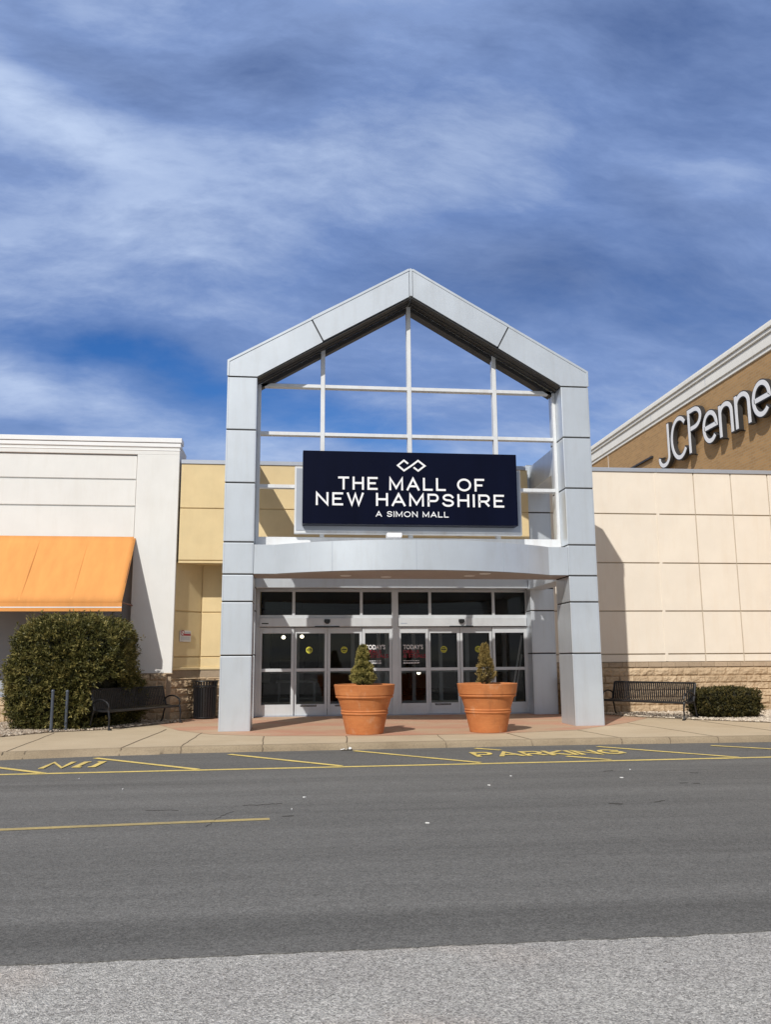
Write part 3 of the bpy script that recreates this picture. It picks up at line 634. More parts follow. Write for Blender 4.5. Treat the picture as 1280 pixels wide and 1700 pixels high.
# ------------------------------------------------------------------ portico
por = thing('entrance_portico', (0, .5, 0), 'silver panelled gabled frame standing in front of the doors', 'portico')
PZ = [0.0, 1.61, 2.78, 3.385, 4.105, 5.455, 6.69, 7.95]
def pillar(x0, x1, y0, y1, zs, name):
    m = MB()
    for a, b in zip(zs, zs[1:]): m.box(x0, x1, y0, y1, a+(0.016 if a else 0), b-0.016)
    o = m.build(name, 'panel', por, 0.012, segs=2)
    m = MB(); m.box(x0+.012, x1-.012, y0+.012, y1-.012, 0.01, zs[-1]-.005); m.build('core', 'panel_base', o)
    m = MB()
    for a, b in zip(zs, zs[1:]):
        for xx in (x0+.034, x1-.034): m.box(xx-.003, xx+.003, y0-.0025, y0+.004, a+.03, b-.03)
    m.build('edge_seam', 'coping', o); return o
PL = pillar(-4.30, -3.62, 0, 1.0, PZ, 'pillar'); PR = pillar(3.62, 4.30, 0, 1.0, PZ, 'pillar')
RZ = [0.0, 1.64, 2.81, 3.43, 4.15, 5.58, 6.965]
pillar(-4.40, -3.72, 4.06, 4.56, RZ[:4]+[4.05], 'rear_column'); pillar(3.86, 4.54, 4.06, 4.56, RZ, 'rear_column')
g = 0.010
for s in (-1, 1):
    e0 = [(s*4.30, 7.966), (s*3.62, 7.966), (s*(2.10+g), 8.865), (s*(2.40+g), 9.445), (s*4.30, 8.34)]
    e1 = [(s*(2.10-g), 8.90), (s*.045, 10.085), (s*.045, 10.795), (s*(2.40-g), 9.475)]
    m = MB(); m.xz(e0, 0, 1.0); m.xz(e1, 0, 1.0); ra = m.build('rafter', 'panel', por, 0.004)
    m = MB(); m.xz([(s*4.25, 8.0), (s*3.63, 8.0), (0.0, 10.14), (0, 10.72), (s*4.25, 8.3)], .007, .97); m.build('core', 'panel_base', ra)
    m = MB()                                                           # folded drip edge along the top
    def off(p, q, d):
        a, b = Vector(p), Vector(q); n = Vector((-(b-a).y, (b-a).x)).normalized()*d*(1 if s < 0 else -1); return n
    a, b = Vector((s*4.30, 8.34)), Vector((s*.045, 10.795)); n = off(a, b, -.045); up = off(a, b, .012)
    m.xz([a+up, b+up, b+n, a+n], -.014, 1.01); m.xz([(s*4.312, 7.968), (s*4.262, 7.968), (s*4.262, 8.32), (s*4.312, 8.35)], -.0135, -.002)
    m.build('drip_edge', 'panel', ra, 0.004)
    # strips under the rafter, near-black to paint in the shade there
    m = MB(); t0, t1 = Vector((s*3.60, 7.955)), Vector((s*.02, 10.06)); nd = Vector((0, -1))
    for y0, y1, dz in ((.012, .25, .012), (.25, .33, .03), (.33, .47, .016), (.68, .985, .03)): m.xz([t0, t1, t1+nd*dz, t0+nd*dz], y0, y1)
    m.build('soffit_shade', 'letter_side', ra)
m = MB().xz([(-.038, 10.11), (.038, 10.11), (.038, 10.80), (0, 10.825), (-.038, 10.80)], .006, .99); m.build('ridge_strip', 'panel', por, 0.006)
# grid of bars in the gable
def bar(x0, x1, z0, z1, y0=.50, y1=.64, name='transom_bar'): return MB().box(x0, x1, y0, y1, z0, z1).build(name, 'frame', por, 0.006)
for z in (7.90, 6.72, 5.45):
    for a, b in ((-3.60,-2.085-.05),(-2.085+.05,-.045),(.075-.03,2.105-.05),(2.105+.05,3.56)): bar(a, b, z, z+.085, .50, .66)
MX = ((-2.085, 8.86), (0.0, 10.04), (2.105, 8.85))
for x, zt in MX: bar(x-.05, x+.05, 4.26, zt, .49, .67, 'mullion')
for s in (-1, 1):
    bar(*sorted((s*3.618, s*3.54)), 4.26, 7.93, .47, .58, 'mullion'); bar(*sorted((s*3.617, s*3.575)), 4.26, 7.93, .62, .70, 'mullion')
    m = MB(); a, b = Vector((s*3.58, 7.93)), Vector((s*.0, 10.05)); m.xz([a, b, b+Vector((0, -.10)), a+Vector((0, -.10))], .50, .65); m.build('gable_bar', 'letter_side', por)
bar(-3.617, 3.617, 4.045, 4.295, .46, .72, 'sill_beam')
# canopy: bowed fascia between the pillars
cp = []
c0 = Vector((-3.14, -.0)); sag = 1.0; ch = 3.15; rad = (ch*ch+sag*sag)/(2*sag)
for i in range(37):
    x = -3.15+6.30*i/36; cp.append((x, -(math.sqrt(rad*rad-x*x)-(rad-sag))))
cp[0] = (-3.15, 0.0); cp[-1] = (3.15, 0.0)
can_out = [(-3.615, .004), (-3.15, .004)] + cp[1:-1] + [(3.15, .004), (3.615, .004)]
m = MB(); n = len(can_out); vs = [(x, y, 3.40) for x, y in can_out]+[(x, y, 4.05) for x, y in can_out]
can = m.add(vs, [(i, i+1, i+1+n, i+n) for i in range(n-1)]).build('canopy', 'panel', por, smooth=20.0)
m = MB(); m.xy([(x, y+.001) for x, y in can_out]+[(3.615, .99), (-3.615, .99)], 4.03, 4.052); m.build('canopy_top', 'frame', can)
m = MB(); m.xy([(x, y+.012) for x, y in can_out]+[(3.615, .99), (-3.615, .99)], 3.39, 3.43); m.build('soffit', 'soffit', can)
m = MB()
m.box(-3.615, 3.615, .985, 1.0, 3.385, 4.03); m.build('canopy_back', 'panel', can)
for x in (-1.9, -.1, 1.9, 2.55):
    y = -(math.sqrt(rad*rad-x*x)-(rad-sag)); m = MB().box(x-.004, x+.004, y-.003, y+.02, 3.402, 4.046); m.build('seam', 'coping', can)
for x, y in ((-1.55, .25), (1.3, .15), (1.55, -.35), (-.6, .5)):
    m = MB(); m.lathe([(.001, 3.384), (.10, 3.384), (.115, 3.378), (.13, 3.386), (.13, 3.392)], 24, (x, y, 0)); m.build('downlight', 'frame', can)
# beams back to the building
for s in (-1, 1):
    x0, x1 = sorted((s*3.75, s*4.25))
    MB().box(x0, x1, 1.0, 4.055 if s > 0 else 3.865, 3.385, 4.05).build('side_beam', 'panel', por, 0.008)
    x0, x1 = (3.95, 4.50) if s > 0 else (-4.25, -3.75); m = MB(); ye = 4.055 if s > 0 else 3.83
    for a, b in ((1.0, 1.75), (1.78, 1.98), (2.01, ye)): m.box(x0, x1, a, b, 6.20, 6.89)
    m.box(x0+.01, x1-.01, 1.0, ye-.005, 6.21, 6.88); m.build('upper_beam', 'panel', por, 0.008)
MB().box(-3.72, 3.745, 3.88, 4.29, 3.415, 4.055).build('rear_beam', 'panel', por, 0.006)
MB().box(3.705, 3.735, .96, 1.02, 2.70, 2.78).build('security_sensor', 'white_sign', por, 0.005)

# ------------------------------------------------------------------ entrance doors
ent = thing('glazed_entrance', (0.1, DY, 0), 'aluminium and glass doorway with sliding doors under a row of fanlights', 'doorway')
m = MB()
m.box(-3.72, -3.62, DY-.06, DY+.08, 0, 3.46); m.box(3.85, 3.95, DY-.06, DY+.08, 0, 3.46); m.box(.02, .20, DY-.07, DY+.08, 0, 3.46)
m.box(-3.62, .02, DY-.05, DY+.07, 3.36, 3.46); m.box(.20, 3.85, DY-.05, DY+.07, 3.36, 3.46)
m.box(-3.62, .02, DY-.045, DY+.065, 2.64, 2.72); m.box(.20, 3.85, DY-.045, DY+.065, 2.64, 2.72)
for x in (-2.70, -.83, 1.10, 2.92): m.box(x-.04, x+.04, DY-.04, DY+.06, 2.72, 3.36)
m.build('door_frame', 'door', ent, 0.006)
m = MB(); m.box(-3.84, -3.73, DY-.02, DY+.05, 0, 3.5); m.box(-3.84, 4.0, DY-.03, DY+.0, 3.465, 3.62); m.build('dark_trim', 'panel_base', ent)
for a, b in ((-3.62,-2.74),(-2.66,-.87),(-.79,.02),(.20,1.06),(1.14,2.88),(2.96,3.85)):
    MB().box(a, b, DY+.01, DY+.018, 2.72, 3.36).build('fanlight', 'glass', ent)
def leaf(name, x0, x1, y, stick=None, kick=True, words=False):
    m = MB(); s = .075
    m.box(x0, x0+s, y, y+.05, .03, 2.38); m.box(x1-s, x1, y, y+.05, .03, 2.38)
    m.box(x0+s, x1-s, y+.002, y+.048, 2.22, 2.38); m.box(x0+s, x1-s, y+.002, y+.048, 1.19, 1.275); m.box(x0+s, x1-s, y+.002, y+.048, .03, .32)
    o = m.build(name, 'door', ent, 0.005)
    MB().box(x0+s, x1-s, y+.02, y+.028, .32, 1.19).build('pane', 'glass', o); MB().box(x0+s, x1-s, y+.02, y+.028, 1.275, 2.22).build('pane', 'glass', o)
    F = lambda u, v, d: (u, y+.012-d, v)
    if stick:
        m = MB(); m.disc((stick, 1.77), .092, F); st = m.build('sticker', 'yellow_dot', o)
        m = MB(); m.box(stick-.07, stick+.07, y+.009, y+.011, 1.755, 1.79); m.box(stick-.045, stick+.045, y+.009, y+.011, 1.81, 1.825); m.box(stick-.045, stick+.045, y+.009, y+.011, 1.715, 1.73); m.build('print', 'sensor', st)
    if name == 'sliding_door':
        m = MB(); xm = (x0+x1)/2-.05; m.box(xm-.22, xm+.22, y-.004, y-.001, .255, .30); st = m.build('notice_strip', 'sensor', o)
        text_obj('print', 'IN EMERGENCY PUSH TO OPEN', 'white_sign', st, xm-.2, xm+.2, .268, .288, lambda u, v, d: (u, y-.006-d, v))
    if words:
        u = words
        text_obj('window_lettering', "TODAY'S", 'white_sign', o, u, u+.555, 1.775, 1.905, F, 0, 0, .025)
        text_obj('window_lettering', "DEALS", 'red_ink', o, u, u+.44, 1.665, 1.755, F, 0, 0, .02)
        text_obj('window_lettering', "& STEALS", 'red_ink', o, u, u+.64, 1.545, 1.645, F, 0, 0, .02)
        m = MB()
        for z, w in ((1.455, .43), (1.405, .42), (1.385, .42)):
            xx = u
            while xx < u+w: l = random.uniform(.03, .08); m.box(xx, xx+l, y+.008, y+.010, z, z+.016); xx += l+.014
        m.build('small_print', 'white_sign', o)
leaf('fixed_door', -3.62, -2.68, DY-.04); leaf('sliding_door', -2.68, -1.765, DY+.03, -2.26); leaf('sliding_door', -1.755, -.80, DY+.03, -1.30); leaf('fixed_door', -.80, .02, DY-.04, words=-.72)
leaf('fixed_door', .20, 1.04, DY-.04, words=.335); leaf('sliding_door', 1.04, 1.945, DY+.03, 1.49); leaf('sliding_door', 1.955, 2.87, DY+.03, 2.47); leaf('fixed_door', 2.87, 3.85, DY-.04)
for a, b, xc in ((-3.62,.02,-1.78),(.20,3.85,1.97)):
    m = MB(); m.box(a, b, DY-.12, DY+.06, 2.40, 2.64); hd = m.build('door_header', 'door', ent, 0.008)
    m = MB(); m.box(a+.06, a+.24, DY-.123, DY-.12, 2.47, 2.50); m.build('label_strip', 'sensor' if a < -1 else 'coping', hd)
    m = MB(); m.xz([(xc-.085, 2.60), (xc-.08, 2.52), (xc-.04, 2.475), (xc+.04, 2.475), (xc+.08, 2.52), (xc+.085, 2.60)], DY-.19, DY-.121); m.build('door_sensor', 'sensor', ent, 0.015, segs=2)
    m = MB(); m.box(xc-.34, xc+.34, DY-.15, DY-.121, 2.385, 2.415); m.build('sensor_bar', 'sensor', ent, 0.006)
MB().box(-3.72, 3.95, DY-.10, DY+.10, .004, .028).build('threshold', 'coping', ent)
# poles leaning inside
for i, (a, b) in enumerate((((3.84, 5.0, 2.16), (3.38, 4.9, .03)), ((3.86, 5.15, 1.62), (3.50, 4.98, .03)))):
    o = MB().tube([a, b], .028, 8).build('leaning_pole', 'white_sign')
    tag(o, ('long white pole leaning inside the rightmost glass door panel', 'shorter white pole leaning inside the rightmost glass door panel')[i], 'pole')

# ------------------------------------------------------------------ mall sign
sg = thing('mall_sign', (0, .3, 4.36), 'dark blue mall name board in a silver frame above the canopy', 'sign')
m = MB(); m.box(-2.73, 2.63, .31, .475, 4.36, 5.93); m.build('backing_panel', 'frame', sg, 0.012)
m = MB(); m.box(-2.69, 2.59, .295, .309, 4.43, 5.88); m.build('backing_tray', 'coping', sg, 0.003)
m = MB(); m.box(-2.55, 2.44, -.05, .29, 4.53, 6.225); nb = m.build('face_panel', 'navy', sg, 0.008)
F = lambda u, v, d: (u, -.052+d, v)
for body, u0, u1, v0, v1, sw, gp in (('THE MALL OF', -1.745, 1.655, 5.325, 5.625, .046, .62), ('NEW HAMPSHIRE', -2.25, 2.115, 4.955, 5.255, .046, .60), ('A SIMON MALL', -.885, .80, 4.705, 4.835, .019, .55)):
    ms = [MB() for _ in body.split()]; stroke_text(list(ms), body, u0, u1, v0, v1, sw, F, -.012, .0, gp)
    for m in ms: m.build('sign_word', 'white_sign', nb)
m = MB(); cx, cz, a, b = -.05, 5.91, .165, .12        # two interlaced diamonds
m.ribbon([(cx-.08, cz+.045), (cx-.175, cz+b), (cx-.32, cz), (cx-.175, cz-b), (cx-.0, cz), (cx+.155, cz+b), (cx+.31, cz), (cx+.155, cz-b), (cx+.05, cz-.04)], .040, F, -.012, 0)
m.build('emblem', 'white_sign', nb)
fl = thing('sign_floodlight', (-.48, -.2, 4.05), 'small white floodlight on the canopy below the sign', 'floodlight')
m = MB(); m.box(-.66, -.32, -.34, -.08, 4.20, 4.30); m.build('housing', 'white_sign', fl, 0.015, segs=2)
MB().tube([(-.36, -.2, 4.20), (-.22, -.1, 4.052)], .014, 6).build('brace', 'frame', fl); MB().tube([(-.49, -.2, 4.21), (-.49, -.2, 4.052)], .02, 6).build('bracket', 'frame', fl)

# ------------------------------------------------------------------ white store on the left
wh = thing('white_store', (-12, 5, 0), 'white stucco shop wing with horizontal grooves on the left', 'building')
WY = 3.80; WX = -5.82
m = MB(); m.box(-6.93, WX, WY, WY+.3, 1.19, 6.98); m.box(-16, WX, WY, WY+.3, 6.98, 7.30); m.box(WX-.25, WX, WY+.3, 5.2, 1.19, 7.30); m.build('pilaster_wall', 'white', wh, 0.008)
m = MB(); m.box(-16, -6.93, WY+.10, WY+.3, 4.6, 6.98)
for z0, z1 in ((4.55, 5.545), (5.585, 6.275), (6.315, 6.955)): m.box(-16, -6.95, WY+.05, WY+.10, z0, z1)
m.build('siding_panel', 'white', wh, 0.006)
m = MB(); m.box(-16, WX+.025, WY-.03, WY+.35, 7.19, 7.30); m.box(-16, WX+.05, WY-.055, WY+.4, 7.31, 7.44); m.box(-16, WX+.012, WY-.012, WY+.01, 7.09, 7.12); m.build('coping', 'whitecoping', wh, 0.008)
m = MB(); m.box(-16, -6.93, WY+.25, WY+.45, 0.9, 4.7); m.build('shopfront_wall', 'grey', wh)
m = MB(); m.box(-16, -9.0, WY+.16, WY+.24, 0.62, .95); m.build('shopfront_sill', 'coping', wh, 0.006)
m = MB(); m.tint = .6; m.box(-16, -6.93, WY+.2, WY+.5, .0, .70); m.build('wall_core', 'stonecap', wh)
stone_wall('stone_base', wh, (-12, WY+.12), (-7.0, WY+.12), 0.0, .62)
stone_wall('stone_base', wh, (-7.0, WY+.0), (-5.95, WY+.0), 0.0, 1.18)
m = MB(); m.tint = .4; m.box(-7.02, WX+.02, WY-.03, WY+.3, 1.165, 1.195); m.box(-7.0, WX-.02, WY+.04, WY+.3, 0, 1.165); m.build('base_core', 'stonecap', wh, 0.005)
MB().box(-16, WX-.2, WY+.35, 30, 6.9, 7.1).build('roof', 'groove', wh)

aw = thing('awning', (-11, 3.3, 2.7), 'orange canvas awning sloping out over the shop wall', 'awning')
ax0, ax1, yt, zt, yb, zb, zv = -15.5, -6.88, WY+.04, 4.74, 2.35, 2.915, 2.70
m = MB(); vs = []; N = 60
for i in range(N+1):
    x = ax0+(ax1-ax0)*i/N; w = .006*math.sin(x*2.9)+.004*math.sin(x*7.1)
    for j in range(9):
        t = j/8; vs.append((x, yt+(yb-yt)*t-w*math.sin(math.pi*t), zt+(zb-zt)*t-.02*math.sin(math.pi*t)))
fs = [(i*9+j, i*9+j+1, (i+1)*9+j+1, (i+1)*9+j) for i in range(N) for j in range(8)]
sh = m.add(vs, fs).build('canvas', 'awning', aw, smooth=60.0); sd = sh.modifiers.new('solid', 'SOLIDIFY'); sd.thickness = .008
for i in range(1, 7):
    x = ax1-1.22*i; m = MB(); vs = []
    for j in range(9):
        t = j/8; yy = yt+(yb-yt)*t-.016*math.sin(math.pi*t)-.006; z = zt+(zb-zt)*t-.014*math.sin(math.pi*t)+.002; vs += [(x-.022, yy, z), (x+.022, yy, z)]
    m.add(vs, [(j*2, j*2+1, j*2+3, j*2+2) for j in range(8)]).build('seam', 'awning', sh)
m = MB(); m.box(ax0, ax1, yb-.006, yb+.006, zv, zb); m.build('valance', 'awning', aw)
m = MB(); m.box(ax0, ax1, yb-.010, yb-.0065, zv+.085, zv+.11); m.build('valance_stripe', 'whitecoping', aw)
m = MB(); m.tube([(ax1-.02, yt, zb+.02), (ax1-.02, yb+.02, zb+.0)], .02, 6); m.tube([(ax1-.02, yt-.0, zt-.06), (ax1-.02, yt-.0, zb)], .02, 6); m.tube([(ax1-.02, yt-.02, zt-.06), (ax1-.02, yb+.03, zb+.01)], .018, 6)
m.tube([(ax0, yb+.03, zb), (ax1-.02, yb+.03, zb)], .02, 6); m.build('frame', 'awning_in', aw)

# ------------------------------------------------------------------ brick department store
br = thing('brick_store', (20, 20, 0), 'tall brown brick store with a pale cornice rising behind the cream wall', 'building')
BX = 13.28
m = MB(); m.box(BX, BX+30, -3.0, 60, 0, 11.75); m.build('brick_wall', 'brick', br)
m = MB()
for x, z0, z1 in ((.05, 11.72, 11.84), (.02, 11.84, 11.87), (.10, 11.87, 12.24), (.05, 12.24, 12.275), (.16, 12.275, 12.39), (.10, 12.39, 12.42), (.22, 12.42, 12.56), (.19, 12.56, 12.63)):
    m.box(BX-x, BX+30, -3.0-x, 60+x, z0, z1)
co = m.build('cornice', 'cornice', br, 0.01)
for y in (6, 11, 16, 22, 28): MB().box(BX-.104, BX-.10, y-.01, y+.01, 11.93, 12.23).build('cornice_joint', 'coping', co)
for y in (4.5, 21.5, 34): MB().box(BX-.006, BX, y-.02, y+.02, 0, 11.70).build('control_joint', 'cornice', br)
m = MB(); m.box(BX-.10, BX, 16.2, 19.5, 10.30, 10.38); m.build('ledge_shadow', 'letter_side', br)  # near-black bar painted in as the shadow line of a wall ledge

sn = thing('store_name_sign', (BX, 10, 9.4), 'row of large white store name letters on the brown brick wall', 'sign')
XF = 13.0
def letter(strokes, closed=()):
    fn = lambda u, v, d: (XF+d, -u, v)
    m = MB(); q = 0
    for st in strokes: q += 1; m.ribbon(st, .25, fn, 0.0+.0007*q, .17)
    for st in closed: q += 1; m.ribbon(st, .25, fn, 0.0+.0007*q, .17, True)
    o = m.build('letter', 'letter_side', sn)
    m = MB(); q = 0
    def shrink(st):
        a, b, c, d = Vector(st[0]), Vector(st[1]), Vector(st[-1]), Vector(st[-2]); return [tuple(a+(b-a).normalized()*.045)]+list(st[1:-1])+[tuple(c+(d-c).normalized()*.045)]
    for st in strokes: q += 1; m.ribbon(shrink(st), .165, fn, -.012-.0007*q, -.001)
    for st in closed: q += 1; m.ribbon(st, .165, fn, -.012-.0007*q, -.001, True)
    m.build('letter_face', 'white_sign', o)
    s0 = (list(strokes)+list(closed))[0]
    for p in (s0[0], s0[len(s0)//2]): MB().tube([fn(p[0], p[1], .16), fn(p[0], p[1], .29)], .03, 6).build('stand_off', 'letter_side', o)
ZB, ZC, ZX = 9.46, 11.29, 10.77; h = .11
letter([[(-15.06+h, 9.98)]+arc(-14.52, 9.88, .46, .33, 180, 360, 14)[0:]+[(-14.06, ZC)]])
letter([arc(-13.06, 10.37, .68, .81, 38, 322, 32)])
letter([[(-12.18, ZB), (-12.18, ZC-h), (-11.72, ZC-h)]+arc(-11.72, 10.82, .50, .36, 90, -90, 14)[1:]+[(-12.10, 10.46)]])
def e_(u0, u1): cx = (u0+u1)/2; rx = (u1-u0)/2-h; cz = (ZB+ZX)/2; rz = (ZX-ZB)/2-h; letter([[(u0+h, cz+.02), (u1-h+.0, cz+.02)]+arc(cx, cz+.02, rx, rz, 4, 318, 34)])
def n_(u0, u1):
    rx = (u1-u0)/2-h; cx = (u0+u1)/2
    letter([[(u0+h, ZB), (u0+h, ZX-.02)], [(u0+h, 10.05)]+arc(cx, ZX-h-.36, rx, .36, 165, 0, 14)+[(u1-h, ZB)]])
e_(-11.12, -9.93); n_(-9.86, -8.82); n_(-8.72, -7.66); e_(-7.58, -6.38)
letter([[(-6.30+h, ZX), (-5.75, ZB+.1)], [(-5.20-h, ZX), (-5.75, ZB+.05), (-5.95, ZB-.35), (-6.2, ZB-.40)]])

# ------------------------------------------------------------------ flower pots and dwarf conifers
prof = [(.02,.0),(.368,.0),(.384,.012),(.470,.395),(.486,.400),(.494,.415),(.487,.43),(.478,.436),(.478,.444),(.490,.452),(.496,.466),(.489,.48),(.480,.486),(.556,.715),(.578,.724),(.598,.738),(.602,.756),(.590,.772),(.584,.78),(.606,.788),(.632,.968),(.638,.988),(.626,.999),(.578,.996),(.562,.978),(.545,.84),(.02,.84)]
POTS = ((-1.235, -1.01), (1.365, -1.05))
pot = thing('flower_pot', (*POTS[0], 0), 'big ringed terracotta pot holding the full green conifer', 'flower pot', 'terracotta pots before the doors')
m = MB(); m.lathe(prof, 72, (*POTS[0], 0)); m.build('pot_body', 'pot', pot, smooth=28.0)
m = MB(); pr = [(.001, .93)]+[(.09*i, .925+.015*math.sin(i*2.1)) for i in range(1, 7)]; pr[-1] = (.556, .915); m.lathe(pr, 40, (*POTS[0], 0)); m.build('soil', 'soil', pot, smooth=60.0)
p2 = copy_tree(pot); p2.location = (*POTS[1], 0); p2['label'] = 'big ringed terracotta pot holding the thin brownish conifer'; p2.rotation_euler.z = 1.1

def leaf_mesh(name, mat, parent, base, axis, length, width, tint):
    """n diamond leaves: base point, unit axis, length, width"""
    n = len(base); r = rng.normal(size=(n, 3)); side = np.cross(axis, r); side /= np.linalg.norm(side, axis=1, keepdims=True)+1e-9
    nrm = np.cross(side, axis)
    L = length[:, None]; W = width[:, None]
    v = np.empty((n, 4, 3)); v[:, 0] = base; v[:, 1] = base+axis*L*.5+side*W*.5+nrm*W*.15; v[:, 2] = base+axis*L; v[:, 3] = base+axis*L*.5-side*W*.5+nrm*W*.15
    me = bpy.data.meshes.new(name); me.vertices.add(4*n); me.vertices.foreach_set('co', v.astype(np.float32).ravel())
    me.loops.add(4*n); me.loops.foreach_set('vertex_index', np.arange(4*n, dtype=np.int32)); me.polygons.add(n)
    me.polygons.foreach_set('loop_start', np.arange(0, 4*n, 4, dtype=np.int32)); me.update(calc_edges=True)
    at = me.attributes.new('tint', 'FLOAT', 'POINT'); at.data.foreach_set('value', np.repeat(tint, 4).astype(np.float32))
    o = bpy.data.objects.new(name, me); COL.objects.link(o); finish(o, mat, parent); return o
def sprigs(name, mat, parent, cen, out, per, spread, ll, lw, up=0.3, tint0=0.5, tvar=0.22, clump=None):
    n = len(cen); out = out/np.linalg.norm(out, axis=1, keepdims=True)
    ax = out+np.array([0, 0, up])+rng.normal(size=(n, 3))*.35; ax /= np.linalg.norm(ax, axis=1, keepdims=True)
    k = np.repeat(np.arange(n), per); t = rng.random(n*per)
    b = cen[k]+ax[k]*(t*spread)[:, None]+rng.normal(size=(n*per, 3))*spread*.08
    a = ax[k]*.8+rng.normal(size=(n*per, 3))*.62; a /= np.linalg.norm(a, axis=1, keepdims=True)
    ct = (clump if clump is not None else np.zeros(n))+rng.normal(size=n)*tvar*.6
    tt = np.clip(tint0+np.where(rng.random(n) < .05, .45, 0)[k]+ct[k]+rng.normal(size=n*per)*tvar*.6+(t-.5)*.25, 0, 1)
    return leaf_mesh(name, mat, parent, b, a, ll*rng.uniform(.6, 1.25, n*per), lw*rng.uniform(.7, 1.3, n*per), tt)
def nz(P, s, o=0.0): return np.array([mnoise.noise(Vector((p[0]*s+o, p[1]*s, p[2]*s))) for p in P])

def conifer(loc, h, r, name_mat, n, label, gaps, seed, lean=(0, 0)):
    t = thing('dwarf_conifer', loc, label, 'shrub', 'dwarf conifers in the pots')
    x, y, z = loc; m = MB(); m.tube([(x, y, z-.12), (x+.01, y, z+.1), (x+lean[0]*.5, y+lean[1]*.5, z+h*.5), (x+lean[0], y+lean[1], z+h*.9)], [.028, .024, .015, .005], 7)
    for i in range(16):
        a = i*2.4; zz = z+.02+.02*i; m.tube([(x, y, zz), (x+.16*math.cos(a), y+.16*math.sin(a), zz+.07)], [.008, .004], 5)
    m.build('trunk', 'bark', t)
    cen = []; out = []; cl = []
    lob = [(rng.random(), rng.random()*6.28, rng.uniform(.045, .085)) for _ in range(95)]
    while len(cen) < n:
        v = rng.random()**.85; a = rng.random()*6.28
        prof_ = (min(1, (v+.02)/.16)**.6)*(1-v)**.78*1.14 if v < .70 else .37*(1-((v-.70)/.30)**2)**.5+.01
        bump = 0
        for lv, la, lr in lob:
            d = ((v-lv)*h/lr)**2+(((a-la+3.14) % 6.28-3.14)*r*.8/lr)**2
            bump = max(bump, math.exp(-d*1.4))
        if rng.random() < gaps*(1-bump): continue
        rr = r*prof_*(.60+.50*bump)*(1-.35*rng.random()**2.5)
        cen.append((x+lean[0]*v+rr*math.cos(a), y+lean[1]*v+rr*math.sin(a), z+.06+v*h*.97)); out.append((math.cos(a), math.sin(a), .35+v)); cl.append((bump-.62)*.95)
    sprigs('foliage', name_mat, t, np.array(cen), np.array(out), 10, .055, .042, .013, .5, .66, .2, np.array(cl))
conifer((POTS[0][0]-.03, POTS[0][1], .92), .80, .235, 'spruce', 2600, 'dense olive green dwarf conifer in the left pot', .75, 1)
conifer((POTS[1][0]-.03, POTS[1][1], .92), .82, .185, 'spruce_dry', 900, 'sparse yellowish brown dwarf conifer in the right pot', .93, 2, (.0, 0))

def bush(name, c, hx, hy, z0, z1, mat, n, per, spread, ll, lw, label, cat, p=3.0, core=.80, amp=.12, tint0=.48, trunks=5, avoid=None, lobe=None):
    t = thing(name, (c[0], c[1], 0), label, cat)
    cen = []; out = []; cl = []; hz = (z1-z0)/2; cz = (z0+z1)/2
    while len(cen) < n:
        d = rng.normal(size=3); d /= np.linalg.norm(d)
        if d[1] > .55: continue
        q = (abs(d[0])**p+abs(d[1])**p+abs(d[2])**p)**(-1/p)
        k = 1+amp*mnoise.noise(Vector(d*2.3)+Vector((c[0], 0, 0)))+amp*.8*mnoise.noise(Vector(d*5.2)+Vector((3, c[1], 0)))
        g = mnoise.noise(Vector(d*7.5)+Vector((9, 2, c[0])))
        if g < -.25 and rng.random() < .65: k *= .86
        k *= 1-.16*rng.random()**2
        if rng.random() < .05: k *= rng.uniform(1.03, 1.13)
        P = (c[0]+d[0]*q*k*hx, c[1]+d[1]*q*k*hy, cz+d[2]*q*k*hz)
        if avoid and avoid(P): continue
        cen.append(P); out.append((d[0]*1.1, d[1]*1.2, d[2]+.15)); cl.append(g*.45)
    sprigs('foliage', mat, t, np.array(cen), np.array(out), per, spread, ll, lw, .35, tint0, .22, np.array(cl))
    if lobe:
        c2, h2, zz0, zz1, n2 = lobe; cen = []; out = []
        while len(cen) < n2:
            d = rng.normal(size=3); d /= np.linalg.norm(d); k = rng.uniform(.6, 1.05)*(1+.2*mnoise.noise(Vector(d*3)))
            P = (c2[0]+d[0]*k*h2, c2[1]+d[1]*k*h2, (zz0+zz1)/2+d[2]*k*(zz1-zz0)/2)
            if P[2] < .03 or (avoid and avoid(P)): continue
            cen.append(P); out.append((d[0], d[1], d[2]+.2))
        sprigs('foliage', mat, t, np.array(cen), np.array(out), per, spread, ll, lw, .35, tint0, .22)
    # leafy inner mass so the bush is not see-through, and stems at the foot
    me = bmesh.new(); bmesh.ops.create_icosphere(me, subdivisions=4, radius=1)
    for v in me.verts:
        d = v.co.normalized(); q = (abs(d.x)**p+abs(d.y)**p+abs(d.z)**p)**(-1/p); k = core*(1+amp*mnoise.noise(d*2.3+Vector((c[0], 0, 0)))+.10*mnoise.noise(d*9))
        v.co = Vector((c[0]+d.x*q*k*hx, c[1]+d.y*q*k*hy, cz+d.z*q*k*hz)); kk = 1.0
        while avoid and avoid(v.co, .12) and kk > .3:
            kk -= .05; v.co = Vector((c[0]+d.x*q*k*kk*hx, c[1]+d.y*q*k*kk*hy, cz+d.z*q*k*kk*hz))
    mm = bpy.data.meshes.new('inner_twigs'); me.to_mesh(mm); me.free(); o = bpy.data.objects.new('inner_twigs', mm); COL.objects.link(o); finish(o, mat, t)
    m = MB()
    for i in range(trunks):
        a = i*2.39; m.tube([(c[0]+.2*math.cos(a), c[1]+.2*math.sin(a), -.02), (c[0]+hx*.5*math.cos(a), c[1]+hy*.5*math.sin(a), z0+hz)], [.03, .015], 6)
    m.build('stem', 'bark', t); return t
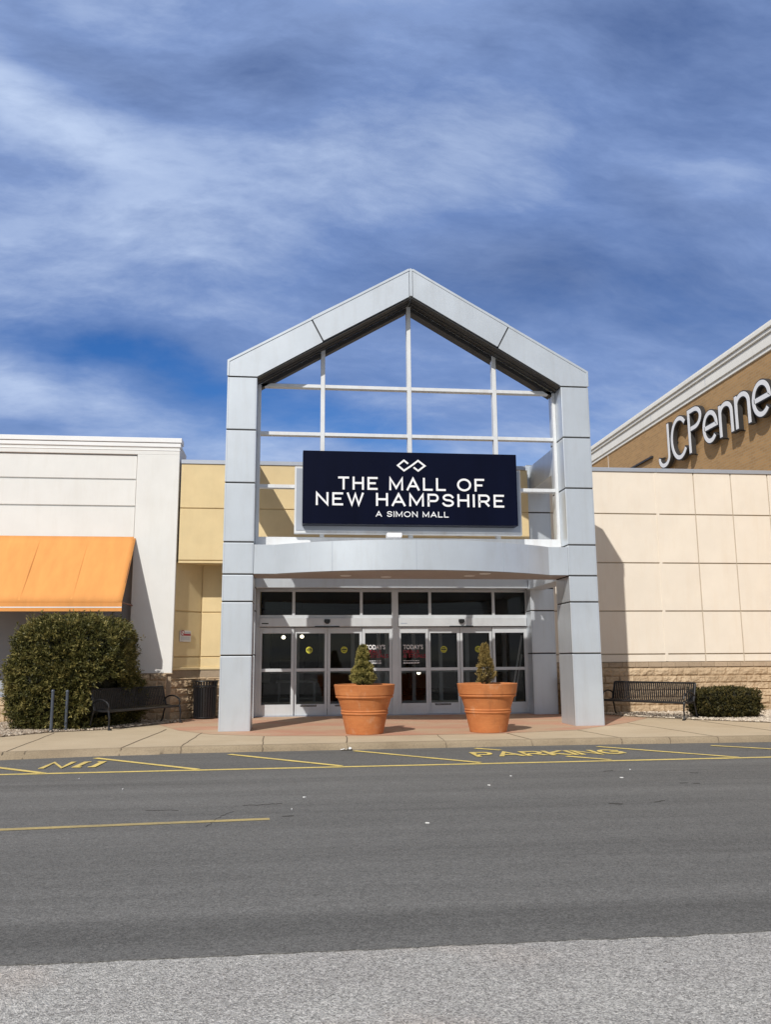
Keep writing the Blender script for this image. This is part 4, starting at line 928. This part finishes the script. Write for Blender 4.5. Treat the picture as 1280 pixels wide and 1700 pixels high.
def on_bench(P, g=0.0):                 # keep the leaves off the seat of the left bench
    dx, dy = P[0]+6.77, P[1]-.83; L_ = math.hypot(1.32, 2.07); u = (dx*1.32+dy*2.07)/L_; v = (-dx*2.07+dy*1.32)/L_
    return u > -.12-g and -.9 < v < .62+g and P[2] < 1.02+g+.25*max(0, u)
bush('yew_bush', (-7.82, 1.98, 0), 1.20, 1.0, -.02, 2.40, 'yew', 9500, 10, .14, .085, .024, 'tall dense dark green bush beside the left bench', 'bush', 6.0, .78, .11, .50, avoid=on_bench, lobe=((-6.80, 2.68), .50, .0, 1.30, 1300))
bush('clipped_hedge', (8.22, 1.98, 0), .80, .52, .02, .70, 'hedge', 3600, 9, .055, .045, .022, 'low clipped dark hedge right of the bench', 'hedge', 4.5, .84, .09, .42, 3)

# ------------------------------------------------------------------ benches
def bench(origin, ang, label):
    t = thing('park_bench', (0, 0, 0), label, 'bench', 'black metal benches'); W = 2.44
    S = lambda y: 0.0
    # local frame: x along, y depth (0 front .. .60 back), z up
    def slat(x):
        pts = [(x, .02, .405), (x, .05, .435), (x, .22, .425), (x, .40, .415), (x, .445, .445), (x, .48, .60), (x, .535, .80), (x, .55, .865), (x, .575, .88)]
        vs = []; w = .0205; th = .006
        for i, p in enumerate(pts):
            a = Vector(pts[max(i-1, 0)]); b = Vector(pts[min(i+1, len(pts)-1)]); tt = (b-a).normalized(); n = Vector((0, -tt.z, tt.y))
            for sx, sn in ((-w, 1), (w, 1), (w, -1), (-w, -1)): q = Vector(p)+Vector((sx, 0, 0))+n*sn*th/2; vs.append(tuple(q))
        fs = [(i*4+k, i*4+(k+1) % 4, i*4+4+(k+1) % 4, i*4+4+k) for i in range(len(pts)-1) for k in range(4)]+[(3,2,1,0), tuple((len(pts)-1)*4+k for k in range(4))]
        return vs, fs
    m = MB(); n = 42
    for i in range(n):
        vs, fs = slat(.06+(W-.12)*i/(n-1)); m.add(vs, fs)
    m.build('slatted_seat', 'black', t)
    m = MB(); m.tube([(.03, .03, .40), (W-.03, .03, .40)], .020, 8); m.tube([(.03, .42, .40), (W-.03, .42, .40)], .018, 8); m.tube([(.03, .575, .875), (W-.03, .575, .875)], .022, 8); m.build('rail', 'black', t)
    for x in (0.02, W-.02):
        m = MB(); m.tube([(x, .02, .42), (x, .01, .40), (x, -.02, .25), (x, -.01, .10), (x, -.035, .0)], [.024, .024, .021, .02, .026], 8); m.tube([(x, .0, .02), (x, -.09, .008)], .022, 8); m.build('leg', 'black', t)
        m = MB(); m.tube([(x, .44, .43), (x, .50, .28), (x, .53, .12), (x, .60, .0)], [.024, .021, .02, .026], 8); m.build('leg', 'black', t)
        m = MB(); m.tube([(x, .02, .415), (x, .2, .40), (x, .44, .43), (x, .50, .62), (x, .575, .875)], .022, 8); m.build('side_frame', 'black', t)
        m = MB(); ap = [(x, .03, .42)]+[(x, .26-.25*math.cos(R(a)), .50+.16*math.sin(R(a))) for a in (5, 25, 45, 70, 90, 110, 135, 160)]+[(x, .52, .52)]
        m.tube(ap, .020, 8); m.build('armrest', 'black', t)
    t.location = (*origin, 0); t.rotation_euler.z = ang; return t
# left bench faces right towards the doors, right bench mirrors it
bl = bench((-6.77, .83), math.atan2(2.07, 1.32), 'black slatted metal bench in shade beside the tall bush')
br2 = copy_tree(bl); br2['label'] = 'black slatted metal bench beside the low clipped hedge'
br2.location = (5.46, 3.22, 0); br2.rotation_euler.z = math.atan2(-2.07, 1.32)

# ------------------------------------------------------------------ litter bins
def bin_(x, y, label):
    t = thing('litter_bin', (x, y, 0), label, 'bin', 'black litter bins'); n = 28
    m = MB(); m.lathe([(.01, .03), (.26, .03), (.285, .80), (.01, .80)], 40, (x, y, 0)); m.build('liner', 'sensor', t, smooth=40.0)
    m = MB()
    for k in range(n):
        a = 2*math.pi*k/n; ca, sa = math.cos(a), math.sin(a); w = .024
        pr = [(.285, .04), (.315, .84), (.335, .97)]; vs = []
        for r, z in pr:
            for sx, rr in ((-w, 0), (w, 0), (w, -.008), (-w, -.008)): vs.append((x+(r+rr)*ca-sx*sa, y+(r+rr)*sa+sx*ca, z))
        m.add(vs, [(i*4+j, i*4+(j+1) % 4, i*4+4+(j+1) % 4, i*4+4+j) for i in range(2) for j in range(4)])
    m.build('slats', 'black', t)
    for z, r in ((.04, .285), (.84, .322), (.975, .345)):
        m = MB(); m.lathe([(r-.012, z-.016), (r+.008, z-.016), (r+.012, z), (r+.008, z+.016), (r-.012, z+.016), (r-.012, z-.016)], 40, (x, y, 0)); m.build('ring', 'black', t, smooth=40.0)
    m = MB(); m.lathe([(.16, 1.0), (.30, .985), (.36, .98), (.365, .97), (.33, .96)], 40, (x, y, 0)); m.build('lid', 'black', t, smooth=40.0)
bin_(-5.0, 4.22, 'black slatted litter bin beside the left front pillar'); bin_(4.92, 3.72, 'black litter bin half hidden behind the right front pillar')

# ------------------------------------------------------------------ posts, notice, paper
for x, y, h, lb in ((-7.90, .56, .88, 'left grey metal post at the edge of the tall bush'), (-7.66, .82, .86, 'right grey metal post at the edge of the tall bush')):
    t = thing('metal_post', (x, y, 0), lb, 'post', 'grey posts by the bush')
    MB().tube([(x, y, 0), (x, y, .10), (x-.005, y, h)], [.042, .034, .033], 12).build('shaft', 'pole_grey', t, smooth=40.0)
    MB().lathe([(.001, h+.03), (.03, h+.02), (.040, h), (.040, h-.02), (.033, h-.02)], 14, (x-.005, y, 0)).build('cap', 'pole_grey', t, smooth=40.0)
ns = thing('notice_sign', (-5.66, 4.3, 2.0), 'small white notice with red symbol on the shaded yellow wall', 'sign')
tt = Vector((.597, .802)); nn_ = Vector((.802, -.597)); o0 = Vector((-5.70, 4.09))
fnn = lambda u, v, d: (o0.x+tt.x*u-nn_.x*(d-.02), o0.y+tt.y*u-nn_.y*(d-.02), v)
MB().prism([(0, 2.0), (.42, 2.0), (.42, 2.29), (0, 2.29)], fnn, 0, .012).build('plate', 'plate', ns, 0.004)
m = MB(); m.ribbon([(.10+.065*math.cos(R(a)), 2.23+.065*math.sin(R(a))) for a in range(0, 360, 15)], .018, fnn, -.003, -.001, True); m.ribbon([(.055, 2.275), (.145, 2.185)], .018, fnn, -.0035, -.001); m.ribbon([(.15, 2.185), (.40, 2.185)], .05, fnn, -.003, -.001); m.build('red_symbol', 'red_ink', ns)
m = MB()
for v, a, b, w in ((2.255, .19, .38, .020), (2.225, .19, .40, .012), (2.12, .04, .38, .014), (2.09, .04, .36, .011), (2.06, .04, .38, .011)): m.ribbon([(a, v), (b, v)], w, fnn, -.003, -.001)
m.build('small_print', 'coping', ns)
m = MB(); vs = []; 
for i in range(7):
    for j in range(5): vs.append((-1.86+.034*i+.012*mnoise.noise(Vector((i, j, 1))), -3.06-.03*j, ZR+.012+.07*abs(mnoise.noise(Vector((i*.9, j*1.3, 4.2))))))
pp = m.add(vs, [(j+i*5, j+1+i*5, j+1+(i+1)*5, j+(i+1)*5) for i in range(6) for j in range(4)]).build('crumpled_paper', 'paper'); tag(pp, 'crumpled scrap of white paper lying on the road at the kerb', 'litter')
SPECK = ((-4.9,-7.3),(-2.6,-8.3),(-2.75,-9.1),(0.3,-6.9),(1.75,-7.3),(-1.4,-10.1),(2.2,-6.5),(-5.7,-6.2),(-.2,-7.7))
m = MB()
for i, (x, y) in enumerate(SPECK):
    a = random.uniform(0, 3); l, w = random.uniform(.012, .026), random.uniform(.006, .011)
    m.prism([(x+l*math.cos(a), y+l*math.sin(a)), (x-w*math.sin(a), y+w*math.cos(a)), (x-l*.8*math.cos(a), y-l*.8*math.sin(a)), (x+w*math.sin(a), y-w*math.cos(a))], lambda u, v, d: (u, v, ZR+d), .012, .001)
tag(m.build('litter_specks', 'paper'), 'tiny pale scraps scattered over the road', 'litter', None, 'stuff')
